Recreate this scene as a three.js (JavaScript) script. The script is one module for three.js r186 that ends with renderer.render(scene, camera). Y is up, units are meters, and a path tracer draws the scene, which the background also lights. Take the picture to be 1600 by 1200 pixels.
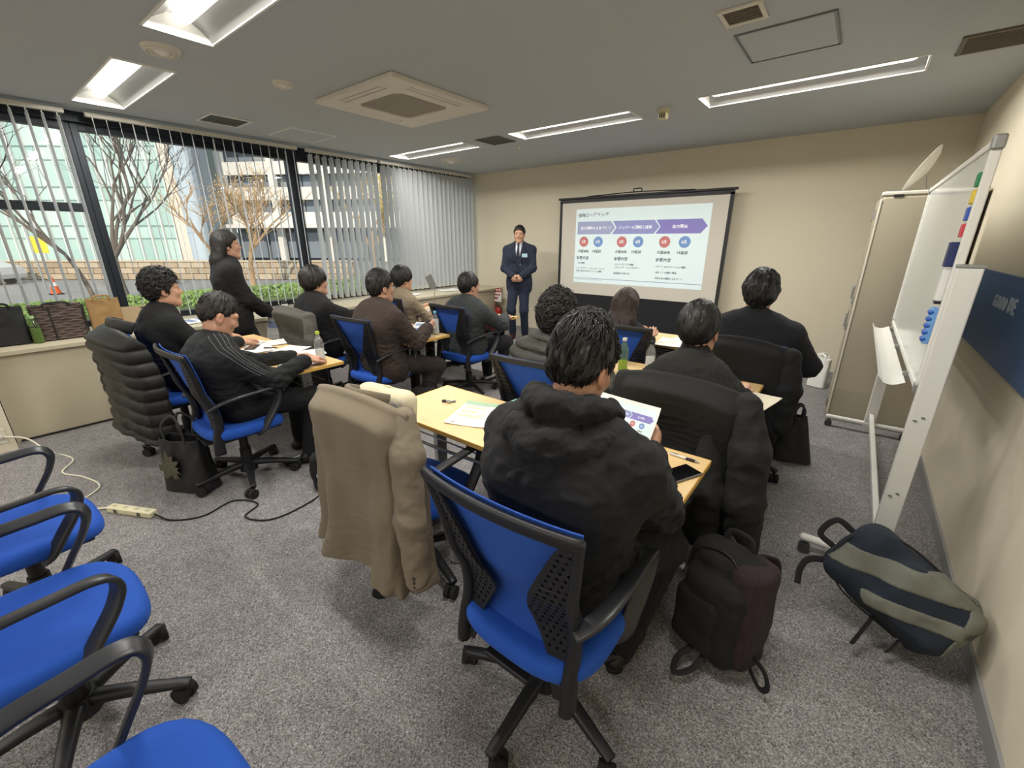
import * as THREE from 'three';
import { RoundedBoxGeometry } from 'three/addons/geometries/RoundedBoxGeometry.js';
import { mergeGeometries, mergeVertices } from 'three/addons/utils/BufferGeometryUtils.js';
import { RectAreaLightUniformsLib } from 'three/addons/lights/RectAreaLightUniformsLib.js';
import { createNoise3D, createNoise2D } from 'simplex-noise';

// ---------- camera, sky, sun, exposure ----------
const scene = new THREE.Scene();
const PITCH = 18.72 * Math.PI / 180, YAW = 38.1 * Math.PI / 180;
const camera = new THREE.PerspectiveCamera(84.2, 4 / 3, 0.05, 400);
camera.position.set(0, 1.55, 0);
camera.lookAt(-Math.sin(YAW) * Math.cos(PITCH), 1.55 - Math.sin(PITCH), -Math.cos(YAW) * Math.cos(PITCH));
scene.add(camera);
scene.background = new THREE.Color(0.78, 0.9, 1.0);           // pale open winter sky
scene.backgroundIntensity = 1.1;
const sun = new THREE.DirectionalLight(0xfff1dc, 3.2);        // from behind the building: no sun enters
sun.position.set(30, 34, 26); sun.target.position.set(-20, 0, -20);
sun.castShadow = true; Object.assign(sun.shadow.camera, { left: -60, right: 60, top: 60, bottom: -60, near: 1, far: 200 });
sun.shadow.mapSize.set(2048, 2048);
scene.add(sun, sun.target);
RectAreaLightUniformsLib.init();
const renderer = new THREE.WebGLRenderer();
renderer.toneMapping = THREE.LinearToneMapping;
renderer.toneMappingExposure = 1.1;
renderer.shadowMap.enabled = true;
const LAMP = 92, LAMP_COLOR = new THREE.Color(1.0, 0.972, 0.92);

// ---------- helpers ----------
function mulberry(a) { return () => { a |= 0; a = a + 0x6D2B79F5 | 0; let t = Math.imul(a ^ a >>> 15, 1 | a); t = t + Math.imul(t ^ t >>> 7, 61 | t) ^ t; return ((t ^ t >>> 14) >>> 0) / 4294967296; }; }
const rnd = mulberry(7), R = (a, b) => a + (b - a) * rnd();
const n3 = createNoise3D(mulberry(11)), n2 = createNoise2D(mulberry(12));
const V = (x, y, z) => new THREE.Vector3(x, y, z);
const clamp = (x, a, b) => Math.min(b, Math.max(a, x)), lerp = (a, b, t) => a + (b - a) * t;
const sstep = (a, b, x) => { const t = clamp((x - a) / (b - a), 0, 1); return t * t * (3 - 2 * t); };
const names = {};
function numbered(n) { const k = names[n] = (names[n] ?? -1) + 1; return k ? n + '_' + String(k).padStart(3, '0') : n; }
function prep(g) {
  if (g.index) g = g.toNonIndexed();
  for (const k of Object.keys(g.attributes)) if (!['position', 'normal', 'uv'].includes(k)) g.deleteAttribute(k);
  if (!g.attributes.uv) g.setAttribute('uv', new THREE.BufferAttribute(new Float32Array(g.attributes.position.count * 2), 2));
  return g;
}
function join(gs) { return gs.length === 1 ? gs[0] : mergeGeometries(gs.map(prep)); }
function obj(name, g, m, parent) {
  const o = new THREE.Mesh(Array.isArray(g) ? join(g) : g, m);
  o.castShadow = o.receiveShadow = true;
  o.name = parent ? name : numbered(name);
  (parent ?? scene).add(o); return o;
}
function thing(name, label, category, [x, y, z] = [0, 0, 0], turn = 0, group) {
  const o = new THREE.Group(); o.name = numbered(name); scene.add(o);
  o.position.set(x, y, z); o.rotation.y = turn; o.userData = { label, category };
  if (group) o.userData.group = group;
  return o;
}
function tag(o, label, category, group) { o.userData = { label, category }; if (group) o.userData.group = group; return o; }
function struct(name, g, m, label) { const o = obj(name, g, m); o.userData = { kind: 'structure' }; if (label) o.userData.label = label; return o; }
function dup(root, [x, y, z], turn, label, group) {
  const base = root.name.replace(/_\d{3}$/, '');
  const r = root.clone(); r.name = numbered(base); scene.add(r); r.position.set(x, y, z); r.rotation.y = turn;
  r.userData = { ...root.userData, label }; if (group) r.userData.group = group;
  return r;
}
// boxes with uv in metres; r > 0 rounds the edges
function bx(w, h, d, x = 0, y = 0, z = 0, r = 0) {
  const g = r > 0 ? new RoundedBoxGeometry(w, h, d, 2, Math.min(r, w / 2.01, h / 2.01, d / 2.01)) : new THREE.BoxGeometry(w, h, d);
  const p = g.attributes.position, n = g.attributes.normal, uv = g.attributes.uv;
  for (let i = 0; i < p.count; i++) {
    const ax = Math.abs(n.getX(i)), ay = Math.abs(n.getY(i)), az = Math.abs(n.getZ(i));
    if (ax >= ay && ax >= az) uv.setXY(i, p.getZ(i), p.getY(i)); else if (ay >= az) uv.setXY(i, p.getX(i), p.getZ(i)); else uv.setXY(i, p.getX(i), p.getY(i));
  }
  return g.translate(x, y, z);
}
function cyl(r0, r1, h, x = 0, y = 0, z = 0, seg = 20, open = false) { return new THREE.CylinderGeometry(r0, r1, h, seg, 1, open).translate(x, y, z); }
function sph(r, x, y, z, sx = 1, sy = 1, sz = 1, w = 16, h = 12) { return new THREE.SphereGeometry(r, w, h).scale(sx, sy, sz).translate(x, y, z); }
function rotg(g, rx = 0, ry = 0, rz = 0) { return g.applyMatrix4(new THREE.Matrix4().makeRotationFromEuler(new THREE.Euler(rx, ry, rz))); }
function tube(pts, r, seg = 24, rad = 8, closed = false) { return new THREE.TubeGeometry(new THREE.CatmullRomCurve3(pts.map((p) => V(...p)), closed, 'centripetal'), seg, r, rad, closed); }
// rounded rectangular or elliptical section swept along a path; w across, h thick, may vary with t; up fixes the section's turn
function sweep(pts, w, h, { up = V(0, 1, 0), seg = 24, n = 4, sides = 12, caps = true } = {}) {
  const c = new THREE.CatmullRomCurve3(pts.map((p) => V(...p)), false, 'centripetal');
  const P = [], I = [], U = [];
  const W = typeof w === 'function' ? w : () => w, H = typeof h === 'function' ? h : () => h;
  let pu = up.clone();
  for (let i = 0; i <= seg; i++) {
    const t = i / seg, p = c.getPointAt(t), T = c.getTangentAt(t);
    let s = new THREE.Vector3().crossVectors(T, pu); if (s.lengthSq() < 1e-6) s.set(1, 0, 0); s.normalize();
    const u = new THREE.Vector3().crossVectors(s, T).normalize(); pu = u.clone();
    for (let j = 0; j < sides; j++) {
      const a = j / sides * Math.PI * 2, ca = Math.cos(a), sa = Math.sin(a);
      const q = Math.pow(Math.pow(Math.abs(ca), n) + Math.pow(Math.abs(sa), n), -1 / n);
      const k = p.clone().addScaledVector(s, ca * q * W(t) / 2).addScaledVector(u, sa * q * H(t) / 2);
      P.push(k.x, k.y, k.z); U.push(j / sides * .2, t);
    }
  }
  for (let i = 0; i < seg; i++) for (let j = 0; j < sides; j++) { const a = i * sides + j, b = i * sides + (j + 1) % sides; I.push(a, b, a + sides, b, b + sides, a + sides); }
  if (caps) for (const [o, f] of [[0, 0], [seg * sides, 1]]) for (let j = 1; j < sides - 1; j++) f ? I.push(o, o + j, o + j + 1) : I.push(o, o + j + 1, o + j);
  return geo(P, I, U);
}
function geo(P, I, U) {
  const g = new THREE.BufferGeometry();
  g.setAttribute('position', new THREE.Float32BufferAttribute(P, 3));
  if (U) g.setAttribute('uv', new THREE.Float32BufferAttribute(U, 2));
  g.setIndex(I); g.computeVertexNormals(); return g;
}
// grid surface f(u, v) -> [x, y, z], u and v in 0..1
function gridSurf(f, nu, nv, wrapU = false) {
  const P = [], I = [], U = [], m = wrapU ? nu : nu + 1;
  for (let j = 0; j <= nv; j++) for (let i = 0; i < m; i++) { P.push(...f(i / nu, j / nv)); U.push(i / nu, j / nv); }
  for (let j = 0; j < nv; j++) for (let i = 0; i < nu; i++) { const a = j * m + i, b = j * m + (i + 1) % m; I.push(a, b, a + m, b, b + m, a + m); }
  return geo(P, I, U);
}
// an open grid surface given real thickness: back face moved along the normal, rims closed
function shell(f, nu, nv, t) {
  const g = gridSurf(f, nu, nv), p = g.attributes.position.array, n = g.attributes.normal.array, c = (nu + 1) * (nv + 1), P = [...p], I = [], U = [...g.attributes.uv.array, ...g.attributes.uv.array];
  for (let i = 0; i < c * 3; i++) P.push(p[i] - n[i] * t);
  const ix = g.index.array; for (let i = 0; i < ix.length; i += 3) { I.push(ix[i], ix[i + 1], ix[i + 2], ix[i] + c, ix[i + 2] + c, ix[i + 1] + c); }
  const q = (a, b) => I.push(a, a + c, b, b, a + c, b + c);
  for (let i = 0; i < nu; i++) { q(i, i + 1); q(nv * (nu + 1) + i + 1, nv * (nu + 1) + i); }
  for (let j = 0; j < nv; j++) { q((j + 1) * (nu + 1), j * (nu + 1)); q(j * (nu + 1) + nu, (j + 1) * (nu + 1) + nu); }
  return geo(P, I, U);
}
function extr(shape, depth, bevel = 0, curveSegments = 12) { return new THREE.ExtrudeGeometry(shape, { depth, curveSegments, bevelEnabled: bevel > 0, bevelThickness: bevel, bevelSize: bevel, bevelOffset: -bevel, bevelSegments: 2 }); }
function poly(pts) { const s = new THREE.Shape(); pts.forEach(([x, y], i) => (i ? s.lineTo(x, y) : s.moveTo(x, y))); s.closePath(); return s; }

// ---------- textures and materials ----------
function dataTex(n, f, srgb = true, rep) {
  const d = new Uint8Array(n * n * 4);
  for (let y = 0; y < n; y++) for (let x = 0; x < n; x++) { const c = f(x / n, y / n, x, y), i = (y * n + x) * 4; d[i] = clamp(c[0], 0, 255); d[i + 1] = clamp(c[1], 0, 255); d[i + 2] = clamp(c[2], 0, 255); d[i + 3] = 255; }
  const t = new THREE.DataTexture(d, n, n); t.magFilter = THREE.LinearFilter; t.minFilter = THREE.LinearMipmapLinearFilter; t.generateMipmaps = true;
  t.wrapS = t.wrapT = THREE.RepeatWrapping; if (srgb) t.colorSpace = THREE.SRGBColorSpace; if (rep) t.repeat.set(...rep); t.needsUpdate = true; return t;
}
// tiling noise on a torus of the unit square
const tn = (u, v, f, o = 0) => { const a = u * 2 * Math.PI, b = v * 2 * Math.PI, r = f / (2 * Math.PI); return (n3(Math.cos(a) * r + o, Math.sin(a) * r, Math.cos(b) * r + Math.sin(b) * r * 1.7)); };
const canvas = (w, h, draw) => { const c = document.createElement('canvas'); c.width = w; c.height = h; draw(c.getContext('2d'), w, h); const t = new THREE.CanvasTexture(c); t.colorSpace = THREE.SRGBColorSpace; t.magFilter = THREE.LinearFilter; t.anisotropy = 8; return t; };
const S = (color, roughness = .6, o = {}) => new THREE.MeshStandardMaterial({ color, roughness, ...o });
const P = (color, roughness, o = {}) => new THREE.MeshPhysicalMaterial({ color, roughness, ...o });
const carpetRnd = mulberry(5), cpN = 768, cpv = Float32Array.from({ length: cpN * cpN }, () => carpetRnd());
const cpAt = (x, y) => cpv[((y + cpN) % cpN) * cpN + (x + cpN) % cpN];
const carpetH = (x, y) => { let s = 0; for (let j = -1; j <= 1; j++) for (let i = -1; i <= 1; i++) s += cpAt(x + i, y + j) * (i || j ? .6 : 1.6); return s / 6.4; };
const carpetMap = dataTex(cpN, (u, v, x, y) => { const h = carpetH(x, y), k = .5 + (h - .5) * 2.2 + tn(u, v, 9) * .06, t = cpAt(x >> 2, (y >> 2) + 99); const g = 82 + 92 * k; return [g * (1.01 + .03 * (t - .5)), g * .985, g * (.97 + .05 * (t - .3))]; }, true, [1 / 1.15, 1 / 1.15]);
const carpetBump = dataTex(cpN, (u, v, x, y) => { const h = 255 * carpetH(x, y); return [h, h, h]; }, false, [1 / 1.15, 1 / 1.15]);
const weave = dataTex(128, (u, v, x, y) => { const h = 127 + 70 * Math.sin(x / 128 * Math.PI * 2 * 16) * Math.sin(y / 128 * Math.PI * 2 * 16) + 50 * (cpAt(x, y) - .5); return [h, h, h]; }, false, [16, 16]);
const rough = dataTex(256, (u, v, x, y) => { const h = 127 + 60 * (carpetH(x, y) - .5) * 4 + 30 * tn(u, v, 6); return [h, h, h]; }, false);
const cloth = dataTex(256, (u, v, x, y) => { const h = 127 + 45 * Math.sin((x + y) / 256 * Math.PI * 2 * 40) + 70 * (cpAt(x, y) - .5); return [h, h, h]; }, false, [8, 8]);
const woodMap = dataTex(512, (u, v) => { const w = tn(u, v * .999, 5, 3) * .6, g = Math.sin((v * 34 + w * 2 + 1.2 * tn(u, v, 3, 9)) * Math.PI * 2), f = n2(u * 14, v * 260), l = 1 + .022 * g + .03 * f + .02 * tn(u, v, 4); return [226 * l, 194 * l, 140 * l]; }, true, [1 / 1.1, 1 / .55]);
const M = {
  carpet: S(0xffffff, .97, { map: carpetMap, bumpMap: carpetBump, bumpScale: .006 }),
  wall: S(0xd8cfb9, .9, { bumpMap: rough, bumpScale: .0006 }),
  ledge: S(0xbdb49c, .75, { bumpMap: rough, bumpScale: .0003 }),
  reflector: S(0x8e8e8b, .4, { metalness: .35 }), ceiling: S(0xb3b8bb, .95, { bumpMap: rough, bumpScale: .001 }),
  base: S(0x8d8c8a, .7), white: S(0xe2e1dc, .5), whitePaint: S(0xdcdad3, .42), offwhite: S(0xd3cfc1, .5),
  frame: S(0x20262e, .45, { metalness: .3 }), blk: S(0x17171a, .5), blkSoft: S(0x232426, .5), rubber: S(0x151516, .85), greyPlastic: S(0x3a3b3d, .5),
  alu: S(0xb9bab6, .35, { metalness: .75 }), aluDark: S(0x6d7274, .4, { metalness: .6 }), steel: S(0x9a9b98, .4, { metalness: .6 }),
  wood: S(0xffffff, .42, { map: woodMap }), woodEdge: S(0xd6a955, .5),
  arm: S(0x2c2d30, .38), blue: P(0x1850b2, .85, { bumpMap: weave, bumpScale: .0012, sheen: .5, sheenRoughness: .5, sheenColor: new THREE.Color(.12, .26, .6) }),
  mesh: P(0x1b4ca6, .8, { bumpMap: weave, bumpScale: .001, sheen: .4, sheenRoughness: .6, sheenColor: new THREE.Color(.1, .2, .5) }),
  slat: P(0xe0e2e2, .9, { transmission: .5, thickness: 0 }),
  glass: P(0xffffff, 0.02, { transmission: 1, thickness: 0, ior: 1.5 }),
  tubeLight: S(0xffffff, .4, { emissive: new THREE.Color(1, .96, .88), emissiveIntensity: 3.6 }),
  paper: S(0xe9e8e2, .85), paperWarm: S(0xe3dcc6, .85), skin: S(0xffffff, .55, { vertexColors: true }),
};
const CEIL = 2.64, WX = -5.9, FZ = -6.12, RX = 0.64, BZ = 3.0, LX = -5.05;
// ---------- the room ----------
struct('floor', bx(RX - LX + .3, .2, BZ - FZ + .3, (RX + LX) / 2, -.1, (BZ + FZ) / 2), M.carpet, 'speckled grey carpet');
const lightSpots = []; for (const z of [-4.24, -1.12, 2.0]) for (const x of [-4.63, -2.56, -.59]) lightSpots.push([x, z]);
{
  const s = poly([[WX - .15, -FZ + .15], [RX + .15, -FZ + .15], [RX + .15, -BZ - .15], [WX - .15, -BZ - .15]]);
  for (const [x, z] of lightSpots) { const h = new THREE.Path(); const w = .69, d = .165; h.moveTo(x - w, -z - d); h.lineTo(x - w, -z + d); h.lineTo(x + w, -z + d); h.lineTo(x + w, -z - d); h.closePath(); s.holes.push(h); }
  const g = extr(s, .18); g.rotateX(-Math.PI / 2).translate(0, CEIL, 0);
  struct('ceiling', g, M.ceiling, 'matt grey-white plaster ceiling');
}
struct('wall_front', bx(RX - WX + .3, 3.2, .15, (RX + WX) / 2, 1.4, FZ - .075), M.wall);
struct('wall_right', bx(.15, 3.2, BZ - FZ + .3, RX + .075, 1.4, (BZ + FZ) / 2), M.wall);
struct('wall_back', bx(RX - WX + .3, 3.2, .15, (RX + WX) / 2, 1.4, BZ + .075), M.wall);
struct('wall_left', bx(1.17, 3.2, BZ - .03 + .15, -5.465, 1.4, (BZ + .03 + .15) / 2), M.wall, 'beige wall beside the window bay');
struct('wall_window', [bx(.95, 1.0, 6.15, LX - .475, .2, -3.05)], M.ledge, 'beige panelled wall below the windows');
struct('trim_1', bx(.88, .035, 6.15, LX - .4, .722, -3.05, .004), M.ledge, 'beige window ledge');
struct('trim_2', bx(.012, .012, 6.1, LX + .004, .012, -3.05), M.blk, 'dark gap below the panelling');
struct('trim_3', bx(.25, .09, 6.1, WX + .0, CEIL - .04, -3.05), M.frame, 'dark window head');
struct('wall_window_head', bx(.2, .7, 6.4, WX - .1, CEIL + .31, -3.05), M.wall);
struct('baseboard_front', bx(RX - LX, .07, .012, (RX + LX) / 2, .035, FZ + .006), M.base);
struct('baseboard_right', bx(.012, .07, BZ - FZ, RX - .006, .035, (BZ + FZ) / 2), M.base);
// windows: frame members and one pane each
const mull = [.03, -.98, -2.98, -4.98, FZ];
for (let i = 0; i < 4; i++) {
  const z0 = mull[i], z1 = mull[i + 1], zc = (z0 + z1) / 2, w = z0 - z1, y0 = .74, y1 = CEIL - .08;
  const o = new THREE.Group(); o.name = 'window_' + (i + 1); o.userData = { kind: 'structure', label: 'dark framed office window' }; scene.add(o); o.position.set(WX, 0, zc);
  obj('bottom_rail', bx(.1, .06, w, 0, y0 + .03, 0, .004), M.frame, o); obj('top_rail', bx(.1, .06, w, 0, y1 - .03, 0, .004), M.frame, o);
  for (const s of [-1, 1]) obj('mullion', bx(.12, y1 - y0, .055, 0, (y0 + y1) / 2, s * (w / 2 - .0275), .004), M.frame, o);
  if (i === 0) obj('transom', bx(.1, .075, w - .1, 0, 1.84, 0, .004), M.frame, o);
  obj('pane', bx(.006, y1 - y0 - .1, w - .1, -.02, (y0 + y1) / 2, 0), M.glass, o);
}
// ceiling lights
function troffer(x, z, label) {
  const t = thing('ceiling_light', label, 'ceiling light', [x, CEIL, z], 0, 'recessed ceiling lights');
  const L = .69, D = .165, h = .085;
  for (const s of [-1, 1]) {
    obj('reflector', shell((u, v) => [lerp(-L, L, u), lerp(0, h, Math.pow(v, .7)), s * lerp(D, .055, v)], 8, 6, s * .002), M.reflector, t);
    obj('end_plate', rotg(bx(.004, .12, 2 * D), 0, 0, s * .0).translate(s * (L - .002), .05, 0), M.white, t);
    obj('rim', bx(2 * L + .02, .006, .012, 0, -.002, s * (D + .003)), M.white, t);
    obj('rim', bx(.012, .006, 2 * D, s * (L + .003), -.002, 0), M.white, t);
  }
  obj('housing', bx(2 * L, .06, .2, 0, .125, 0), M.white, t);
  obj('tube', [rotg(new THREE.CapsuleGeometry(.045, 2 * L - .18, 4, 12), 0, 0, Math.PI / 2).scale(1, .7, 1).translate(0, .06, 0)], M.tubeLight, t);
  const l = new THREE.RectAreaLight(LAMP_COLOR, LAMP, 2 * L - .14, .09); l.rotation.x = -Math.PI / 2; l.position.set(0, .026, 0); t.add(l);
}
['far left ceiling light nearest the window blinds', 'middle ceiling light in front of the projection screen', 'right ceiling light near the whiteboard', 'left ceiling light close to the tall windows', 'ceiling light cut by the top edge of the picture', 'ceiling light straight above the nearest table, out of the picture', 'rear ceiling light on the window side, out of the picture', 'rear ceiling light in the middle, out of the picture', 'rear ceiling light by the right wall, out of the picture']
  .forEach((l, i) => troffer(...lightSpots[i], l));
// ceiling air conditioner
{
  const t = thing('air_conditioner', 'white four-way cassette air conditioner in the ceiling', 'air conditioner', [-3.25, CEIL, -2.68]);
  const W = .5;
  const s = poly([[-W, -W], [W, -W], [W, W], [-W, W]]);
  const cut = (pts) => { const h = new THREE.Path(); pts.forEach(([x, y], i) => (i ? h.lineTo(x, y) : h.moveTo(x, y))); h.closePath(); s.holes.push(h); };
  const g0 = .27, c = .05; cut([[-g0 + c, -g0], [g0 - c, -g0], [g0, -g0 + c], [g0, g0 - c], [g0 - c, g0], [-g0 + c, g0], [-g0, g0 - c], [-g0, -g0 + c]]);
  for (let k = 0; k < 4; k++) { const a = k * Math.PI / 2, r = (x, y) => [x * Math.cos(a) - y * Math.sin(a), x * Math.sin(a) + y * Math.cos(a)]; cut([r(-.27, .36), r(.27, .36), r(.27, .43), r(-.27, .43)]); }
  obj('panel', extr(s, .024, .006).rotateX(Math.PI / 2).translate(0, -.0065, 0), M.offwhite, t);
  obj('casing', bx(.86, .012, .86, 0, -.0065, 0), M.greyPlastic, t);
  const grille = S(0xa9a599, .7);
  obj('intake_grille', bx(.53, .006, .53, 0, -.022, 0), grille, t);
  for (let k = -12; k <= 12; k++) obj('grille_bar', bx(.52, .004, .006, 0, -.027, k * .0205), grille, t);
  for (let k = 0; k < 4; k++) { const a = k * Math.PI / 2; obj('louvre', rotg(bx(.535, .006, .062, 0, 0, 0, .002), .18).applyMatrix4(new THREE.Matrix4().makeTranslation(0, -.03, .395)).applyMatrix4(new THREE.Matrix4().makeRotationY(a)), M.offwhite, t); }
}
function hatch(label, x0, x1, z0, z1, wOut, m) {
  const t = thing('ceiling_hatch', label, 'hatch', [(x0 + x1) / 2, CEIL, (z0 + z1) / 2]);
  const w = x1 - x0, d = z1 - z0;
  obj('panel', bx(w - .03, .006, d - .03, 0, -.003, 0, .002), M.ceiling, t);
  for (const s of [-1, 1]) { obj('rim', bx(w, .007, wOut, 0, -.0035, s * d / 2), m, t); obj('rim', bx(wOut, .007, d, s * w / 2, -.0035, 0), m, t); }
}
hatch('square access hatch with a broken white rim near the blinds', -5.33, -4.83, -3.0, -2.5, .018, M.white);
hatch('square access hatch with a thin grey joint beside the right ceiling light', -.8, -.33, -3.54, -3.05, .008, M.aluDark);
function vent(label, x0, x1, z0, z1, rim, dark) {
  const t = thing('ceiling_vent', label, 'vent', [(x0 + x1) / 2, CEIL, (z0 + z1) / 2]);
  const w = x1 - x0, d = z1 - z0, n = Math.round(d / .022);
  obj('backing', bx(w, .004, d, 0, -.002, 0), dark, t);
  for (const s of [-1, 1]) { obj('frame', bx(w + .03, .012, .02, 0, -.006, s * d / 2, .003), rim, t); obj('frame', bx(.02, .012, d, s * w / 2, -.006, 0, .003), rim, t); }
  for (let k = 1; k < n; k++) obj('slat', bx(w - .02, .005, .008, 0, -.006, -d / 2 + k * d / n), dark, t);
}
const ventDark = S(0x5f605c, .7), ventBrown = S(0x6b6455, .7);
vent('square white-rimmed vent near the left ceiling light', -5.23, -4.89, -2.15, -1.8, M.white, ventDark);
vent('small dark vent between the two far ceiling lights', -3.72, -3.42, -4.4, -4.09, ventDark, ventDark);
vent('long brown vent in the ceiling by the right wall', .23, .56, -4.17, -3.87, ventBrown, ventBrown);
vent('ceiling vent cut by the top edge of the picture', -.8, -.62, -2.9, -2.72, M.offwhite, ventBrown);
function disc(label, name, x, z, r, rings) {
  const t = thing(name, label, name === 'ceiling_speaker' ? 'speaker' : 'detector', [x, CEIL, z]);
  obj('base', cyl(r, r * .92, .018, 0, -.009, 0, 32), M.offwhite, t);
  for (const q of rings) obj('ring', rotg(new THREE.TorusGeometry(r * q, .007, 6, 32), Math.PI / 2).translate(0, -.02, 0), M.offwhite, t);
  obj('centre', new THREE.SphereGeometry(r * .4, 20, 8, 0, Math.PI * 2, Math.PI / 2, Math.PI / 2).scale(1, .5, 1).translate(0, -.016, 0), M.white, t);
}
disc('round ceiling speaker between the two near ceiling lights', 'ceiling_speaker', -3.55, -1.11, .1, [.8, .6]);
disc('small round smoke detector left of the air conditioner', 'smoke_detector', -3.58, -1.84, .07, [.75]);
disc('round ceiling speaker beside the far left ceiling light', 'ceiling_speaker', -4.9, -4.83, .15, [.85, .6]);
disc('tiny round sensor below the middle ceiling light', 'smoke_detector', -3.56, -4.68, .03, []);
{
  const t = thing('ceiling_sensor', 'small cream slotted sensor hanging between two ceiling lights', 'detector', [-1.61, CEIL, -4.22]);
  const cream = S(0xcfc6a2, .6);
  obj('base', cyl(.05, .05, .03, 0, -.015, 0, 24), cream, t); obj('body', bx(.07, .05, .07, 0, -.055, 0, .01), cream, t);
  for (let k = -1; k <= 1; k++) obj('slot', bx(.008, .032, .074, k * .02, -.056, 0), M.greyPlastic, t);
}
// vertical blinds: headrail and slats turned square to the glass
function blind(label, z0, z1, from, to) {
  const t = thing('vertical_blind', label, 'blind', [WX + .3, 0, (z0 + z1) / 2], 0, 'vertical blinds along the windows');
  obj('headrail', bx(.05, .035, z0 - z1, 0, CEIL - .045, 0, .006), M.offwhite, t);
  const n = Math.round((z0 - z1) / .095), y0 = .79, y1 = CEIL - .09;
  const g = bx(.1, y1 - y0, .0022), cl = bx(.012, .03, .006), wt = bx(.09, .03, .005);
  for (let i = 0; i < n; i++) {
    const z = (z0 - z1) / 2 - (i + .5) * (z0 - z1) / n, s = new THREE.Mesh(g, M.slat);
    s.name = 'slat'; s.position.set(0, (y0 + y1) / 2, z); s.rotation.y = lerp(from, to, (i + .5) / n) + R(-.05, .05); s.castShadow = s.receiveShadow = true; t.add(s);
    const c = new THREE.Mesh(cl, M.offwhite); c.name = 'clip'; c.position.set(0, (y1 - y0) / 2 + .015, 0); s.add(c);
    const w = new THREE.Mesh(wt, M.offwhite); w.name = 'bottom_weight'; w.position.set(0, -(y1 - y0) / 2 + .012, 0); s.add(w);
  }
  obj('cord', tube([[.03, CEIL - .07, (z1 - z0) / 2 + .03], [.03, 1.6, (z1 - z0) / 2 + .03], [.03, .9, (z1 - z0) / 2 + .035]], .0025, 8, 5), M.blkSoft, t);
}
blind('open blind across the leftmost window, over the bags', -.1, -.93, .12, .05);
blind('open blind with thin upright slats behind the standing person', -1.06, -2.93, -.16, -.36);
blind('half-open blind right of the second dark window post', -3.04, -4.06, .05, .08);
blind('closed-looking blind in the corner by the front wall', -4.1, -6.0, .1, .25);

// ---------- tables ----------
function makeTable(x, z, label) {
  const t = thing('training_table', label, 'table', [x, 0, z], 0, 'wood-topped training tables');
  const w = 1.5, d = .47;
  obj('tabletop', bx(w, .022, d, 0, .709, 0, .003), M.wood, t);
  for (const s of [-1, 1]) { obj('edge_band', bx(.003, .022, d, s * (w / 2 + .0015), .709, 0, .001), M.woodEdge, t); obj('edge_band', bx(w, .022, .003, 0, .709, s * (d / 2 + .0015), .001), M.woodEdge, t); }
  obj('beam', bx(1.12, .05, .06, 0, .665, -.02, .008), M.aluDark, t);
  obj('shelf_rail', [tube([[-.68, .655, .18], [-.66, .59, .17], [0, .59, .17], [.66, .59, .17], [.68, .655, .18]], .008, 60, 8)], M.steel, t);
  obj('shelf', [-.12, -.04, .04, .12].map((z) => tube([[-.66, .59, z], [.66, .59, z]], .004, 2, 6)), M.steel, t);
  obj('modesty_panel', bx(1.15, .26, .008, 0, .5, -.2, .002), M.greyPlastic, t);
  for (const s of [-1, 1]) {
    const l = obj('leg', [bx(.035, .63, .07, s * .6, .375, -.02, .006)], M.alu, t);
    obj('bolt_hole', [bx(.038, .016, .016, s * .6, .58, -.02, .007), bx(.038, .016, .016, s * .6, .55, -.02, .007)], M.blk, l);
    const f = obj('foot', [bx(.05, .03, .46, s * .6, .055, 0, .01)], M.alu, t);
    for (const q of [-1, 1]) { obj('foot_cap', bx(.054, .036, .03, s * .6, .054, q * .225, .006), M.blk, f); obj('caster', rotg(cyl(.024, .024, .03, 0, 0, 0, 16), 0, 0, Math.PI / 2).translate(s * .6, .024, q * .2), M.blk, f); }
  }
  return t;
}
makeTable(-1.055, -1.435, 'training table nearest the camera, with the person in the hooded top');
makeTable(-1.055, -2.615, 'training table behind the green soft drink bottle, second on the right');
makeTable(-1.055, -3.74, 'training table right in front of the projection screen');
makeTable(-3.54, -1.345, 'training table on the left where a striped person reads papers');
makeTable(-3.6, -2.46, 'training table on the left with the blue-capped water bottle');
makeTable(-3.69, -3.63, 'farthest training table on the left, near the presenter');

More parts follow.
